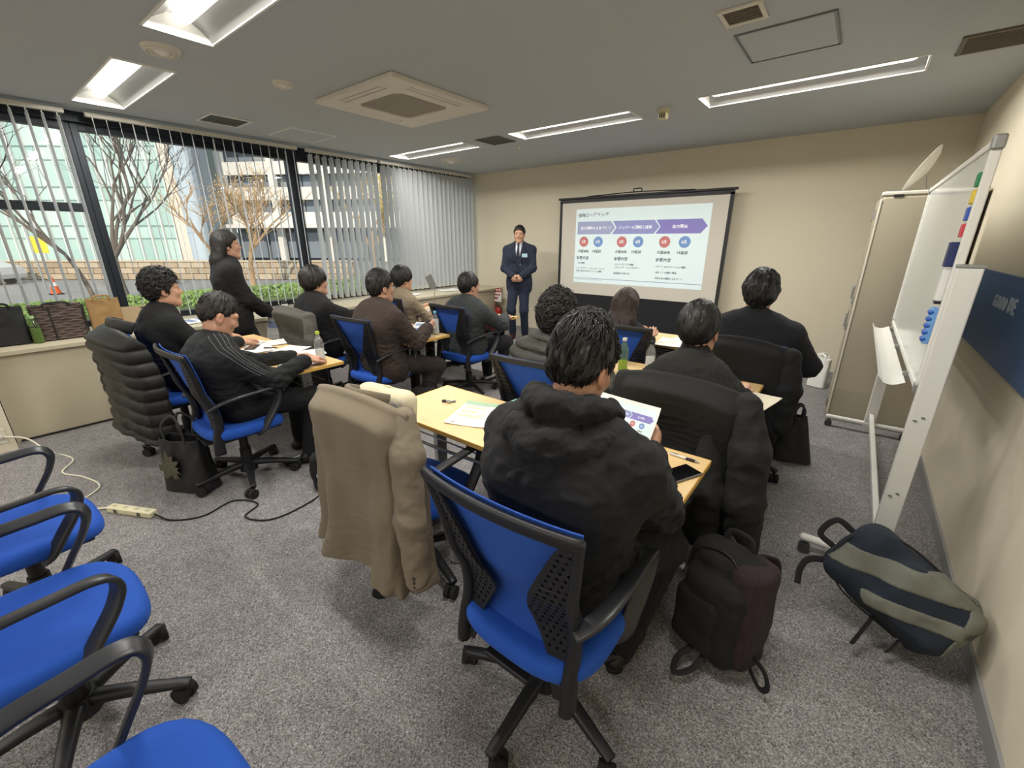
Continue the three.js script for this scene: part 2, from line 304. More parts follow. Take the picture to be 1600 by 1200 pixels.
// ---------- office chairs, facing -z ----------
const backZ = (y) => { const t = (y - .4) / .55; return .205 - .035 * Math.sin(clamp(t * 1.9, 0, 1) * Math.PI) * .9 + .1 * t * t; };
const backBend = (x) => -.55 * x * x;
const backHalf = (y) => { const t = clamp((y - .36) / .6, 0, 1); return .2 + .055 * Math.pow(t, 1.6) - .012 * Math.sin(t * Math.PI); };
function makeChair(label) {
  const t = thing('office_chair', label, 'chair', [0, 0, 0], 0, 'blue mesh office chairs');
  // seat cushion
  const so = (a) => { const c = Math.cos(a), s = Math.sin(a), n = 3.2, q = Math.pow(Math.pow(Math.abs(c), n) + Math.pow(Math.abs(s), n), -1 / n); return [c * q * .245, s * q * .235]; };
  const prof = [[0, .455], [.5, .458], [.8, .463], [.93, .458], [.99, .44], [1, .42], [.98, .4], [.9, .388], [0, .385]];
  const sc = new THREE.CatmullRomCurve3(prof.map(([r, y]) => V(r, y, 0)));
  const seat = obj('seat', gridSurf((u, v) => { const p = sc.getPoint(v), [x, z] = so(u * Math.PI * 2), zz = z * p.x, drop = Math.max(0, -zz - .1); return [x * p.x, p.y - drop * drop * 1.6 - .012 * (1 - p.x * p.x) * (p.y > .43 ? 1 : 0), zz]; }, 48, 26, true), M.blue, t);
  { const p = seat.geometry.attributes.position, uv = seat.geometry.attributes.uv; for (let i = 0; i < p.count; i++) uv.setXY(i, p.getX(i) + p.getY(i) * .7, p.getZ(i)); }
  obj('seat_pan', [bx(.4, .014, .38, 0, .382, .01, .006), bx(.2, .05, .24, 0, .352, .02, .012)], M.blk, t);
  // back: blue mesh, then black frame wings with holes
  obj('back_mesh', shell((u, v) => { const y = lerp(.435, .952, v), x = lerp(-1, 1, u) * (backHalf(y) - .012); return [x, y, backZ(y) + backBend(x) - .016 - .008 * Math.cos(u * Math.PI - Math.PI / 2)]; }, 20, 24, .006), M.mesh, t);
  const bend = (g, off = 0) => { const p = g.attributes.position; for (let i = 0; i < p.count; i++) { const x = p.getX(i), y = p.getY(i); p.setZ(i, p.getZ(i) + backZ(y) + backBend(x) + off); } g.computeVertexNormals(); return g; };
  const inner = (y) => y > .6 ? .055 + .13 * Math.pow(clamp((y - .6) / .3, 0, 1), 1.25) + .03 * sstep(.9, .935, y) : .055 + .075 * Math.pow(clamp((.6 - y) / .16, 0, 1), 1.2);
  for (const s of [-1, 1]) {
    const o = [], q = []; for (let i = 0; i <= 22; i++) { const y = lerp(.33, .935, i / 22); o.push([s * backHalf(y), y]); } for (let i = 22; i >= 0; i--) { const y = lerp(.43, .935, i / 22); q.push([s * inner(y), y]); }
    const sh = poly([...o, ...q, [s * .15, .33]]);
    for (let r = 0; r < 18; r++) for (let c = 0; c < 9; c++) {
      const y = .49 + r * .0235, x = .06 + c * .021 + (r % 2) * .0105; if (x < inner(y) + .014 || x > backHalf(y) - .02 || y > .9) continue;
      const h = new THREE.Path(), e = .0062; for (let k = 0; k < 6; k++) { const a = k * Math.PI / 3 + .3, X = s * x + e * Math.cos(a) * .8, Y = y + e * Math.sin(a); k ? h.lineTo(X, Y) : h.moveTo(X, Y); } h.closePath(); sh.holes.push(h);
    }
    obj('back_wing', bend(extr(sh, .008)), M.blk, t);
    obj('upright', sweep([.31, .36, .42, .5, .6, .7, .8, .9, .95].map((y) => [s * (backHalf(y) - .006), y, backZ(y) + backBend(backHalf(y)) + .006]), (k) => lerp(.04, .02, k), (k) => lerp(.06, .02, k), { seg: 30, up: V(0, 0, 1) }), M.blk, t);
    const arm = obj('armrest', sweep([[.205, .60, .2], [.245, .635, .15], [.262, .655, .06], [.264, .662, -.05], [.264, .664, -.125], [.262, .652, -.158], [.26, .62, -.17], [.258, .56, -.15], [.252, .48, -.1], [.24, .41, -.055], [.2, .375, -.03]].map(([x, y, z]) => [s * x, y, z]), .05, .019, { seg: 56, up: V(0, 1, 0), n: 6, sides: 16 }), M.arm, t);
  }
  obj('top_rail', sweep([-1, -.75, -.4, 0, .4, .75, 1].map((k) => { const y = .938 + .008 * (1 - k * k), x = k * .25; return [x, y, backZ(y) + backBend(x) + .006]; }), .034, .018, { seg: 24, up: V(0, 0, 1) }), M.blk, t);
  obj('bottom_rail', sweep([-1, -.5, 0, .5, 1].map((k) => [k * .19, .42 - .012 * (1 - k * k), backZ(.41) + backBend(k * .19) + .004]), .045, .03, { seg: 16, up: V(0, 0, 1) }), M.blk, t);
  obj('back_bracket', [bx(.16, .02, .2, 0, .352, .13, .006)], M.blk, t);
  obj('gas_lift', [cyl(.026, .026, .14, 0, .27, 0, 20), cyl(.034, .036, .12, 0, .16, 0, 20)], M.blk, t);
  obj('hub', cyl(.045, .055, .07, 0, .095, 0, 24), M.blk, t);
  for (let k = 0; k < 5; k++) {
    const a = k * Math.PI * 2 / 5 + .3, c = Math.cos(a), s = Math.sin(a), L = .3;
    const l = obj('base_leg', sweep([[c * .03, .108, s * .03], [c * .12, .104, s * .12], [c * (L - .06), .086, s * (L - .06)], [c * (L + .012), .076, s * (L + .012)]], (q) => lerp(.05, .034, q), (q) => lerp(.042, .024, q), { seg: 12, up: V(0, 1, 0), sides: 12, n: 5 }), M.blk, t);
    const b = a + .9 * Math.sin(k * 7.1), g = [];
    for (const q of [-1, 1]) g.push(rotg(cyl(.031, .031, .021, 0, 0, 0, 20), 0, 0, Math.PI / 2).translate(q * .016, .031, .02));
    g.push(bx(.012, .04, .034, 0, .045, .008, .005), cyl(.008, .008, .03, 0, .066, 0, 10));
    obj('caster', join(g.map((x) => x.applyMatrix4(new THREE.Matrix4().makeRotationY(b)).translate(c * L, 0, s * L))), M.rubber, l);
  }
  return t;
}
const chair0 = makeChair('blue mesh office chair nearest the camera, with the person in the hooded top');
chair0.position.set(-.585, 0, -.94);
const chairs = [
  [-1.46, -1.13, .04, 'blue office chair under the beige jacket'],
  [-.5, -2.15, -.05, 'office chair with a long black coat over its back, behind the turtleneck'],
  [-1.28, -2.02, .08, 'office chair of the curly-haired person, its blue back showing'],
  [-.44, -3.2, -.12, 'office chair under a dark coat, behind the person in the dark suit'],
  [-1.3, -3.22, 0, 'blue office chair of the long-haired person in front of the screen'],
  [-3.02, -.92, .0, 'blue office chair of the person in the striped black top'],
  [-3.98, -.86, .06, 'office chair under the quilted puffer jacket by the window ledge'],
  [-3.18, -2.16, .06, 'blue office chair of the person in the brown jacket'],
  [-4.0, -2.08, .05, 'office chair with a grey jacket over its back'],
  [-4.02, -3.14, .03, 'blue office chair of the person in the beige jumper'],
  [-3.03, -3.12, -.05, 'blue office chair of the person in the grey jumper'],
  [-2.45, .1, .03, 'empty blue chair at the left, farthest of the empty row'],
  [-1.745, .1, -.02, 'empty blue chair in the middle of the empty row at left'],
  [-.88, .1, .05, 'empty blue chair cut by the bottom edge of the picture'],
];
for (const [x, z, a, l] of chairs) dup(chair0, [x, 0, z], a, l);
// ---------- distance fields meshed with surface nets ----------
function meshField(f, lo, hi, h) {
  const nx = Math.ceil((hi[0] - lo[0]) / h) + 1, ny = Math.ceil((hi[1] - lo[1]) / h) + 1, nz = Math.ceil((hi[2] - lo[2]) / h) + 1;
  const v = new Float32Array(nx * ny * nz), B = 5, reach = B * h * .5 * 1.7321 * 1.5 + h;
  for (let bz = 0; bz < nz; bz += B) for (let by = 0; by < ny; by += B) for (let b0 = 0; b0 < nx; b0 += B) {
    const c = f(lo[0] + (b0 + B / 2 - .5) * h, lo[1] + (by + B / 2 - .5) * h, lo[2] + (bz + B / 2 - .5) * h), far = Math.abs(c) > reach;
    for (let z = bz; z < Math.min(nz, bz + B); z++) for (let y = by; y < Math.min(ny, by + B); y++) { let i = (z * ny + y) * nx + b0; for (let x = b0; x < Math.min(nx, b0 + B); x++, i++) v[i] = far ? c : f(lo[0] + x * h, lo[1] + y * h, lo[2] + z * h); }
  }
  const id = new Int32Array(nx * ny * nz).fill(-1), P = [], I = [];
  const off = [0, 1, nx, nx + 1, nx * ny, nx * ny + 1, nx * ny + nx, nx * ny + nx + 1];
  const E = [[0, 1], [0, 2], [0, 4], [1, 3], [1, 5], [2, 3], [2, 6], [3, 7], [4, 5], [4, 6], [5, 7], [6, 7]];
  for (let z = 0; z < nz - 1; z++) for (let y = 0; y < ny - 1; y++) for (let x = 0; x < nx - 1; x++) {
    const i = (z * ny + y) * nx + x; let m = 0; for (let k = 0; k < 8; k++) if (v[i + off[k]] < 0) m |= 1 << k;
    if (m === 0 || m === 255) continue;
    let sx = 0, sy = 0, sz = 0, n = 0;
    for (const [a, b] of E) { if ((m >> a & 1) === (m >> b & 1)) continue; const va = v[i + off[a]], vb = v[i + off[b]], t = va / (va - vb); sx += (a & 1) + t * ((b & 1) - (a & 1)); sy += (a >> 1 & 1) + t * ((b >> 1 & 1) - (a >> 1 & 1)); sz += (a >> 2) + t * ((b >> 2) - (a >> 2)); n++; }
    id[i] = P.length / 3; P.push(lo[0] + (x + sx / n) * h, lo[1] + (y + sy / n) * h, lo[2] + (z + sz / n) * h);
  }
  const q = (a, b, c, d, fl) => { if (a < 0 || b < 0 || c < 0 || d < 0) return; fl ? I.push(a, b, c, a, c, d) : I.push(a, c, b, a, d, c); };
  for (let z = 1; z < nz - 1; z++) for (let y = 1; y < ny - 1; y++) for (let x = 1; x < nx - 1; x++) {
    const i = (z * ny + y) * nx + x, s = v[i] < 0;
    if (s !== v[i + 1] < 0) q(id[i], id[i - nx], id[i - nx - nx * ny], id[i - nx * ny], !s);
    if (s !== v[i + nx] < 0) q(id[i], id[i - nx * ny], id[i - nx * ny - 1], id[i - 1], !s);
    if (s !== v[i + nx * ny] < 0) q(id[i], id[i - 1], id[i - 1 - nx], id[i - nx], !s);
  }
  const g = geo(P, I), n = g.attributes.normal, U = new Float32Array(P.length / 3 * 2);
  for (let k = 0; k < P.length / 3; k++) { const ax = Math.abs(n.getX(k)), az = Math.abs(n.getZ(k)); U[2 * k] = ax > az ? P[3 * k + 2] : P[3 * k]; U[2 * k + 1] = P[3 * k + 1]; }
  g.setAttribute('uv', new THREE.BufferAttribute(U, 2)); return g;
}
const smin = (a, b, k) => { const d = k - Math.abs(a - b); return d > 0 ? Math.min(a, b) - d * d / (4 * k) : Math.min(a, b); };
const smax = (a, b, k) => -smin(-a, -b, k);
// tapered capsule
function cap(a, b, ra, rb, k) {
  const [ax, ay, az] = a, dx = b[0] - ax, dy = b[1] - ay, dz = b[2] - az, L = dx * dx + dy * dy + dz * dz || 1e-9;
  const d = (x, y, z) => { x -= ax; y -= ay; z -= az; let t = (x * dx + y * dy + z * dz) / L; t = t < 0 ? 0 : t > 1 ? 1 : t; const ex = x - t * dx, ey = y - t * dy, ez = z - t * dz; return Math.sqrt(ex * ex + ey * ey + ez * ez) - ra - t * (rb - ra); };
  const m = Math.max(ra, rb); d.lo = [0, 1, 2].map((i) => Math.min(a[i], b[i]) - m); d.hi = [0, 1, 2].map((i) => Math.max(a[i], b[i]) + m); d.k = k; return d;
}
function ell(c, r, k, m) {   // m: optional Matrix3-like rows turning a vector into the ellipsoid's own axes
  const d = (x, y, z) => { x -= c[0]; y -= c[1]; z -= c[2]; if (m) { const X = m[0] * x + m[1] * y + m[2] * z, Y = m[3] * x + m[4] * y + m[5] * z; z = m[6] * x + m[7] * y + m[8] * z; x = X; y = Y; } const a = x / r[0], b = y / r[1], e = z / r[2], k0 = Math.sqrt(a * a + b * b + e * e), A = a / r[0], Bb = b / r[1], C = e / r[2], k1 = Math.sqrt(A * A + Bb * Bb + C * C); return k1 < 1e-6 ? -Math.min(...r) : k0 * (k0 - 1) / k1; };
  const q = Math.max(...r); d.lo = c.map((v, i) => v - (m ? q : r[i])); d.hi = c.map((v, i) => v + (m ? q : r[i])); d.k = k; return d;
}
function field(prims, k) {
  const f = (x, y, z) => { let d = 1e3; for (const p of prims) d = smin(d, p(x, y, z), p.k ?? k); return d; };
  f.lo = [0, 1, 2].map((i) => Math.min(...prims.map((p) => p.lo[i]))); f.hi = [0, 1, 2].map((i) => Math.max(...prims.map((p) => p.hi[i]))); return f;
}
const grown = (f, m) => [f.lo.map((v) => v - m), f.hi.map((v) => v + m)];
function fieldGeo(f, h, m = .03) { return meshField(f, ...grown(f, m), h); }
// turn a field written in local axes by a matrix (rotation and translation)
function placed(f, mat) {
  const e = new THREE.Matrix4().copy(mat).invert().elements;
  const g = (x, y, z) => f(e[0] * x + e[4] * y + e[8] * z + e[12], e[1] * x + e[5] * y + e[9] * z + e[13], e[2] * x + e[6] * y + e[10] * z + e[14]);
  const b = new THREE.Box3(); for (const x of [f.lo[0], f.hi[0]]) for (const y of [f.lo[1], f.hi[1]]) for (const z of [f.lo[2], f.hi[2]]) b.expandByPoint(V(x, y, z).applyMatrix4(mat));
  g.lo = b.min.toArray(); g.hi = b.max.toArray(); g.k = f.k; return g;
}
const A3 = (v) => [v.x, v.y, v.z];
function ik(a, target, l1, l2, pole) {
  const T = target.clone().sub(a), d = Math.min(T.length(), (l1 + l2) * .999), dir = T.normalize(), x = (l1 * l1 - l2 * l2 + d * d) / (2 * d), h = Math.sqrt(Math.max(0, l1 * l1 - x * x));
  const p = pole.clone().addScaledVector(dir, -pole.dot(dir)).normalize();
  return [a.clone().addScaledVector(dir, x).addScaledVector(p, h), a.clone().addScaledVector(dir, d)];
}
// ---------- heads, hands, hair ----------
function headField(neckLocal, k = {}) {
  const j = k.jaw ?? 1, base = field([
    ell([0, .03, .016], [.077, .093, .097], .03), ell([0, -.03, -.018], [.063 * j, .088, .074], .03),
    cap([-.04 * j, -.066, 0], [-.012, -.1, -.062], .028, .022, .025), cap([.04 * j, -.066, 0], [.012, -.1, -.062], .028, .022, .025), cap([-.012, -.1, -.062], [.012, -.1, -.062], .021, .021, .02),
    cap([-.045, .03, -.072], [.045, .03, -.072], .014, .014, .02), ell([-.036, -.022, -.066], [.02, .022, .018], .02), ell([.036, -.022, -.066], [.02, .022, .018], .02),
    cap([0, .012, -.088], [0, -.026, -.102], .0085, .011, .012), cap([-.011, -.034, -.093], [.011, -.034, -.093], .0085, .0085, .008),
    cap([-.019, -.0585, -.083], [.019, -.0585, -.083], .0065, .0065, .008), cap([-.015, -.068, -.081], [.015, -.068, -.081], .007, .007, .008),
    cap([0, -.07, .02], neckLocal, .05, .056, .035),
  ], .02);
  const ear = (s) => { const o = ell([s * .08, -.006, .014], [.009, .033, .02], .008), c = ell([s * .09, -.004, .008], [.006, .02, .011], .004), lobe = ell([s * .076, -.034, .004], [.007, .012, .01], .008); return (x, y, z) => smin(smax(o(x, y, z), -c(x, y, z), .004), lobe(x, y, z), .008); };
  const e0 = ear(-1), e1 = ear(1), s0 = ell([-.031, .009, -.094], [.017, .011, .012], .01), s1 = ell([.031, .009, -.094], [.017, .011, .012], .01), mouth = cap([-.02, -.0635, -.09], [.02, -.0635, -.09], .0022, .0022);
  const eb = [ell([-.031, .008, -.079], [.0135, .0115, .0105], .004), ell([.031, .008, -.079], [.0135, .0115, .0105], .004)];
  const f = (x, y, z) => { let d = base(x, y, z); d = smax(d, -s0(x, y, z), .012); d = smax(d, -s1(x, y, z), .012); d = smin(d, Math.min(eb[0](x, y, z), eb[1](x, y, z)), .003); d = smax(d, -mouth(x, y, z), .003); return smin(smin(d, e0(x, y, z), .008), e1(x, y, z), .008); };
  f.lo = base.lo.map((v, i) => Math.min(v, [-.1, -.1, -.12][i])); f.hi = base.hi.map((v, i) => Math.max(v, [.1, .1, .1][i])); return f;
}
// a hand with palm and five fingers; axes: fingers along -z, palm faces -y, thumb on +x when side = -1 (left hand palm down)
function handField(side, curl = .5, pinch = 0) {
  const pr = [], kx = [-.03, -.01, .011, .03].map((x) => x * -side), len = [.07, .079, .074, .056], rad = [.0092, .0096, .0092, .0082];
  kx.forEach((x, i) => pr.push(cap([x * .45, 0, -.005], [x, .004 - Math.abs(x) * .12, -.085 + Math.abs(i - 1) * .004], .016, .0125, .014)));
  kx.forEach((x, i) => {
    let p = [x, .003 - Math.abs(x) * .12, -.088 + Math.abs(i - 1) * .004], a = -.1 - curl * .5 - i * .05 * curl;
    [.46, .3, .24].forEach((q, j) => { const L = len[i] * q, sp = x * 1.2, n = [p[0] + sp * L * 2, p[1] + Math.sin(a) * L, p[2] - Math.cos(a) * L]; pr.push(cap(p, n, rad[i] * (1 - j * .1), rad[i] * (.93 - j * .1), .004)); p = n; a -= curl * (j ? .75 : .85); });
  });
  const s = -side; let p = [-s * .022, -.004, -.02]; const th = [[-s * .045, -.014, -.05], [-s * (.05 - pinch * .02), -.024, -.082], [-s * (.044 - pinch * .026), -.03, -.106]];
  th.forEach((n, j) => { pr.push(cap(p, n, [.016, .0115, .0105][j], [.0125, .0105, .0088][j], .008)); p = n; });
  pr.push(cap([0, 0, .04], [0, 0, -.01], .025, .02, .015));
  return field(pr, .006);
}
const hairline = (z, o) => { const P = o.line ?? [[-.12, .075], [-.075, .062], [-.045, .035], [-.02, .0], [-.005, -.008], [.02, .02], [.05, -.05], [.1, -.092], [.14, -.095]]; if (z <= P[0][0]) return P[0][1]; for (let i = 1; i < P.length; i++) if (z <= P[i][0]) return lerp(P[i - 1][1], P[i][1], (z - P[i - 1][0]) / (P[i][0] - P[i - 1][0])); return P[P.length - 1][1]; };
function hairField(o) {
  const t = o.thick ?? .018, top = o.top ?? .01, r = [.079 + t * (o.side ?? 1), .095 + t + top, .099 + t], e = ell([0, .03 + top * .4, .018], r), fr = o.freq ?? 60, am = o.amp ?? .006;
  const f0 = (x, y, z) => {
    let d = e(x, y, z); if (d > .06) return d;
    const rad = Math.hypot(x, z - .02), ang = Math.atan2(x, z - .02), fl = o.curl ? n3(x * fr, y * fr, z * fr) * am + n3(x * fr * 2.1, y * fr * 2.1, z * fr * 2.1) * am * .6 : n3(Math.cos(ang) * 8 + y * 6 * (o.sweepX ?? 0), Math.sin(ang) * 8, y * 9 + rad * 6) * am + n3(Math.cos(ang) * 22 + x * 20, Math.sin(ang) * 22, y * 16 + rad * 12) * am * .5;
    d += fl;
    const hl = hairline(z, o) - y + n3(x * 60, z * 60, 3) * .006;
    d = smax(d, hl * .7, .012);
    if (o.fringe) d = smin(d, o.fringe(x, y, z) + fl, .015);
    return d;
  };
  const f = o.extra ? (x, y, z) => smin(f0(x, y, z), o.extra(x, y, z) + (n3(x * 30, y * 5, z * 30) * .005), .03) : f0;
  f.lo = [-r[0] - .02, Math.min(-.12, o.low ?? 0), -r[2] - .03]; f.hi = [r[0] + .02, r[1] + .06, r[2] + .05 + (o.deep ?? 0)]; return f;
}
// tapered locks lying on a hair surface
function locks(g, n, o, rn) {
  const p = g.attributes.position, nm = g.attributes.normal, Pp = [], I = [], L0 = o.lockLen ?? .04, w0 = o.lockW ?? .0035;
  for (let i = 0; i < n; i++) {
    const k = Math.floor(rn() * p.count), b = V(p.getX(k), p.getY(k), p.getZ(k)), N = V(b.x / .0081, b.y > -.06 ? (b.y - .03) / .0121 : 0, (b.z - .018) / .0132).normalize();
    if (b.y < (o.lockMin ?? -.07)) continue;
    let d = o.curl ? V(rn() - .5, rn() - .5, rn() - .5) : V(b.x * 1.2 + (o.part ?? 0), -.6 - .3 * rn() + (o.upSweep ?? 0) * Math.max(0, b.y), (b.z - (o.crown ?? .05)) * 9 * (b.y > .05 ? 1 : .3)).add(V(rn() - .5, rn() - .5, rn() - .5).multiplyScalar(.5));
    if (o.upSweep && b.z < -.01 && b.y > .04) d.set(b.x * 2 + (rn() - .5) * .8, .3, 1);
    d.addScaledVector(N, -d.dot(N)).normalize().addScaledVector(N, (o.lift ?? .12) * .45).normalize();
    const side = new THREE.Vector3().crossVectors(d, N).normalize(), L = L0 * (.5 + rn()), w = w0 * (.6 + .8 * rn()), cv = (rn() - .5) * (o.curl ? 3 : .6);
    const s = Pp.length / 3, q = b.clone().addScaledVector(N, -.003); let dir = d.clone();
    for (let j = 0; j <= 4; j++) { const ww = w * (1 - Math.pow(j / 4, 2)) + .0003; Pp.push(...A3(q.clone().addScaledVector(side, ww)), ...A3(q.clone().addScaledVector(N, ww * .8)), ...A3(q.clone().addScaledVector(side, -ww))); dir.addScaledVector(N, -(o.curl ? .12 : L * 2.6 + .03)).addScaledVector(side, cv * .15).normalize(); q.addScaledVector(dir, L / 4); }
    for (let j = 0; j < 4; j++) for (let e = 0; e < 3; e++) { const a = s + j * 3 + e, c = s + j * 3 + (e + 1) % 3; I.push(a, a + 3, c, c, a + 3, c + 3); }
  }
  return Pp.length ? geo(Pp, I) : null;
}
function skinColors(g, base, fn) {
  const p = g.attributes.position, c = new Float32Array(p.count * 3), b = new THREE.Color(base);
  for (let i = 0; i < p.count; i++) { const x = p.getX(i), y = p.getY(i), z = p.getZ(i), k = 1 + n3(x * 40, y * 40, z * 40) * .04, q = fn ? fn(x, y, z) : 0; c[3 * i] = b.r * k * (1 - q * .12); c[3 * i + 1] = b.g * k * (1 - q * .42); c[3 * i + 2] = b.b * k * (1 - q * .38); }
  g.setAttribute('color', new THREE.BufferAttribute(c, 3)); return g;
}
function mergeColored(gs) { return mergeGeometries(gs.map((g) => { if (g.index) g = g.toNonIndexed(); return g; })); }
const garment = (color, o = {}) => P(color, .92, { bumpMap: cloth, bumpScale: .0008, sheen: .12, sheenRoughness: .6, sheenColor: new THREE.Color(color).lerp(new THREE.Color(1, 1, 1), .2), ...o });
const SKIN = 0xc4967a;
const eyeMat = S(0x1a1210, .25), browMat = S(0x17120f, .8);
// ---------- a person ----------
// local axes: faces -z, origin on the floor; o.head, o.hip, o.hands, o.feet are in these axes
function person(o) {
  const t = thing('person', o.label, 'person', [o.at[0], 0, o.at[1]], o.turn ?? 0);
  const s = o.build ?? 1, head = V(...o.head), hip = V(...(o.hip ?? [0, .55, 0])), hr = o.headRot ?? [0, 0, 0];
  const hm = new THREE.Matrix4().makeRotationFromEuler(new THREE.Euler(hr[0], hr[1], hr[2], 'YXZ')).setPosition(head);
  const hs = o.headScale ?? 1; hm.scale(V(hs, hs, hs));
  const hmF = new THREE.Matrix4().makeRotationFromEuler(new THREE.Euler(hr[0], hr[1], hr[2], 'YXZ')).setPosition(head);
  const neck = o.neck ? V(...o.neck) : head.clone().add(V(0, -.135, lerp(.02, .055, o.stoop ?? .4)));
  const mid = (k, dz = 0) => hip.clone().lerp(neck, k).add(V(0, 0, dz)), bow = o.bow ?? .04;
  const sp = [hip, mid(.3, bow * .8), mid(.66, bow), mid(.86, bow * .5)];
  const sw = o.shoulder ?? .185, shl = [-1, 1].map((q) => { const a = o.shoulderTurn ?? 0; return V(neck.x + q * sw * Math.cos(a), neck.y - .095 - (o.drop ?? 0), neck.z + .015 + q * sw * Math.sin(a)); });
  const W = [.075, .07, .09, .085].map((v) => v * s), Rr = [.112, .104, .112, .085].map((v) => v * s);
  const arms = [0, 1].map((i) => { const hd = o.hands[i], tgt = V(...hd.at), q = i ? 1 : -1; return ik(shl[i], tgt, o.l1 ?? .285, o.l2 ?? .25, V(...(hd.pole ?? [q * .5, -1, .35]))); });
  const legs = o.feet ? [0, 1].map((i) => { const q = i ? 1 : -1, h = hip.clone().add(V(q * .085, -.005, -.01)), tg = V(...o.feet[i].at); return [h, ...ik(h, tg, o.thigh ?? .44, o.shin ?? .41, V(...(o.feet[i].pole ?? [q * .12, 1, -.6])))]; }) : [];
  const torso = (inf, top = true) => { const p = []; for (const q of [-1, 1]) for (let i = 0; i < 3; i++) p.push(cap(A3(sp[i].clone().add(V(q * W[i], 0, 0))), A3(sp[i + 1].clone().add(V(q * W[i + 1], 0, 0))), Rr[i] + inf, Rr[i + 1] + inf, .05)); for (let i = 0; i < 4; i++) p.push(ell(A3(sp[i]), [W[i] + .02, Rr[i] + inf, Rr[i] + inf], .05)); if (top) p.push(cap(A3(sp[3]), A3(neck.clone().add(V(0, .005, 0))), .085 + inf, .058 + inf, .045), cap(A3(sp[3]), A3(shl[0]), .075 + inf, .058 + inf, .05), cap(A3(sp[3]), A3(shl[1]), .075 + inf, .058 + inf, .05)); return p; };
  const armP = (i, inf, to = 1) => { const [e, w] = arms[i], end = e.clone().lerp(w, to); return [cap(A3(shl[i]), A3(e), .056 * s + inf, .045 * s + inf, .035), cap(A3(e), A3(end), .045 * s + inf, lerp(.045 * s, .033, to) + inf * 1.15, .03)]; };
  const legP = (i, inf, to = 1) => { const [h, k, a] = legs[i]; return [cap(A3(h), A3(k), .082 * s + inf, .058 * s + inf, .05), cap(A3(k), A3(k.clone().lerp(a, to)), .058 * s + inf, lerp(.058, .038, to) + inf * 1.3, .035)]; };
  // body: slim figure under the clothes, with the head and the hands on finer grids
  const bp = [...torso(-.022)]; for (const i of [0, 1]) bp.push(...armP(i, -.008)); if (legs.length) for (const i of [0, 1]) bp.push(...legP(i, -.012));
  const gs = [skinColors(fieldGeo(field(bp, .04), .026), o.skin ?? SKIN)];
  const nl = neck.clone().add(V(0, -.02, 0)).applyMatrix4(hmF.clone().invert());
  const hg = fieldGeo(headField(A3(nl), o.face ?? {}), o.headCell ?? .0055, .01);
  skinColors(hg, o.skin ?? SKIN, (x, y, z) => clamp(Math.exp(-(x * x) / .0005 - (y + .0635) ** 2 / .00006) * (z < -.07 ? 1 : 0) + .5 * Math.exp(-((Math.abs(x) - .082) ** 2) / .0001 - (y * y) / .002), 0, 1) * .8);
  gs.push(hg.applyMatrix4(hmF));
  for (const i of [0, 1]) {
    const hd = o.hands[i]; if (hd.hidden) continue;
    const [e, w] = arms[i], dir = hd.dir ? V(...hd.dir).normalize() : w.clone().sub(e).normalize(), palm = V(...(hd.palm ?? [0, -1, 0]));
    const Y = palm.clone().multiplyScalar(-1).addScaledVector(dir, palm.dot(dir)).normalize(), Zx = dir.clone().multiplyScalar(-1), X = new THREE.Vector3().crossVectors(Y, Zx);
    const m = new THREE.Matrix4().makeBasis(X, Y, Zx).setPosition(w.clone().addScaledVector(dir, .01));
    gs.push(skinColors(fieldGeo(handField(i ? 1 : -1, hd.curl ?? .5, hd.pinch ?? 0), o.handCell ?? .0048, .008), o.skin ?? SKIN).applyMatrix4(m));
  }
  obj('body', mergeColored(gs), M.skin, t);
  // clothes
  const top = o.top ?? {}, inf = top.inf ?? .012, to = top.sleeve ?? .93;
  const tp = [...torso(inf)]; for (const i of [0, 1]) tp.push(...armP(i, inf, to));
  if (top.skirt) for (const q of [-1, 1]) tp.push(cap(A3(hip.clone().add(V(q * .08, 0, 0))), A3(hip.clone().add(V(q * .085, -top.skirt, top.skirtZ ?? 0))), .108 * s + inf, .113 * s + inf, .06));
  for (const p of top.extra?.({ neck, shl, arms, sp, hip, head }) ?? []) tp.push(p);
  const base = field(tp, .04), wr = top.wrinkle ?? .005, cell = top.cell ?? .0105, el = arms.map((a) => a[0]);
  const nearEl = (x, y, z) => { let m = 0; for (const e of el) { const d = (x - e.x) ** 2 + (y - e.y) ** 2 + (z - e.z) ** 2; m = Math.max(m, Math.exp(-d / .012)); } return m; };
  const neckCut = top.neckHole ?? .052, nk = cap(A3(neck.clone().add(V(0, -.03, 0))), A3(head), neckCut, neckCut);
  const tf = (x, y, z) => {
    let d = base(x, y, z); if (d > .05) return d;
    const amp = wr * (.5 + 1.1 * nearEl(x, y, z) + .9 * Math.exp(-((y - hip.y - .1) ** 2) / .012));
    const a = n3(x * 9 + y * 5, y * 17 - x * 4, z * 9 + 5), b = n3(x * 24, y * 32 + x * 9, z * 24);
    d += amp * (Math.abs(a) * 1.6 - .6 + b * .45);
    if (top.quilt) d -= .018 * Math.pow(Math.abs(Math.sin((y + x * .04) / top.quilt * Math.PI)), .45) - .012;
    if (top.rib) d += .003 * Math.sin((Math.atan2(x - neck.x, z - neck.z) + 0) * top.rib) * (y > neck.y - .02 ? .7 : 1);
    d = smax(d, -nk(x, y, z), .012);
    return top.mod ? top.mod(d, x, y, z, { neck, shl, arms, sp, hip }) : d;
  };
  tf.lo = base.lo; tf.hi = base.hi;
  obj(top.name ?? 'top', fieldGeo(tf, cell, .03), top.mat, t);
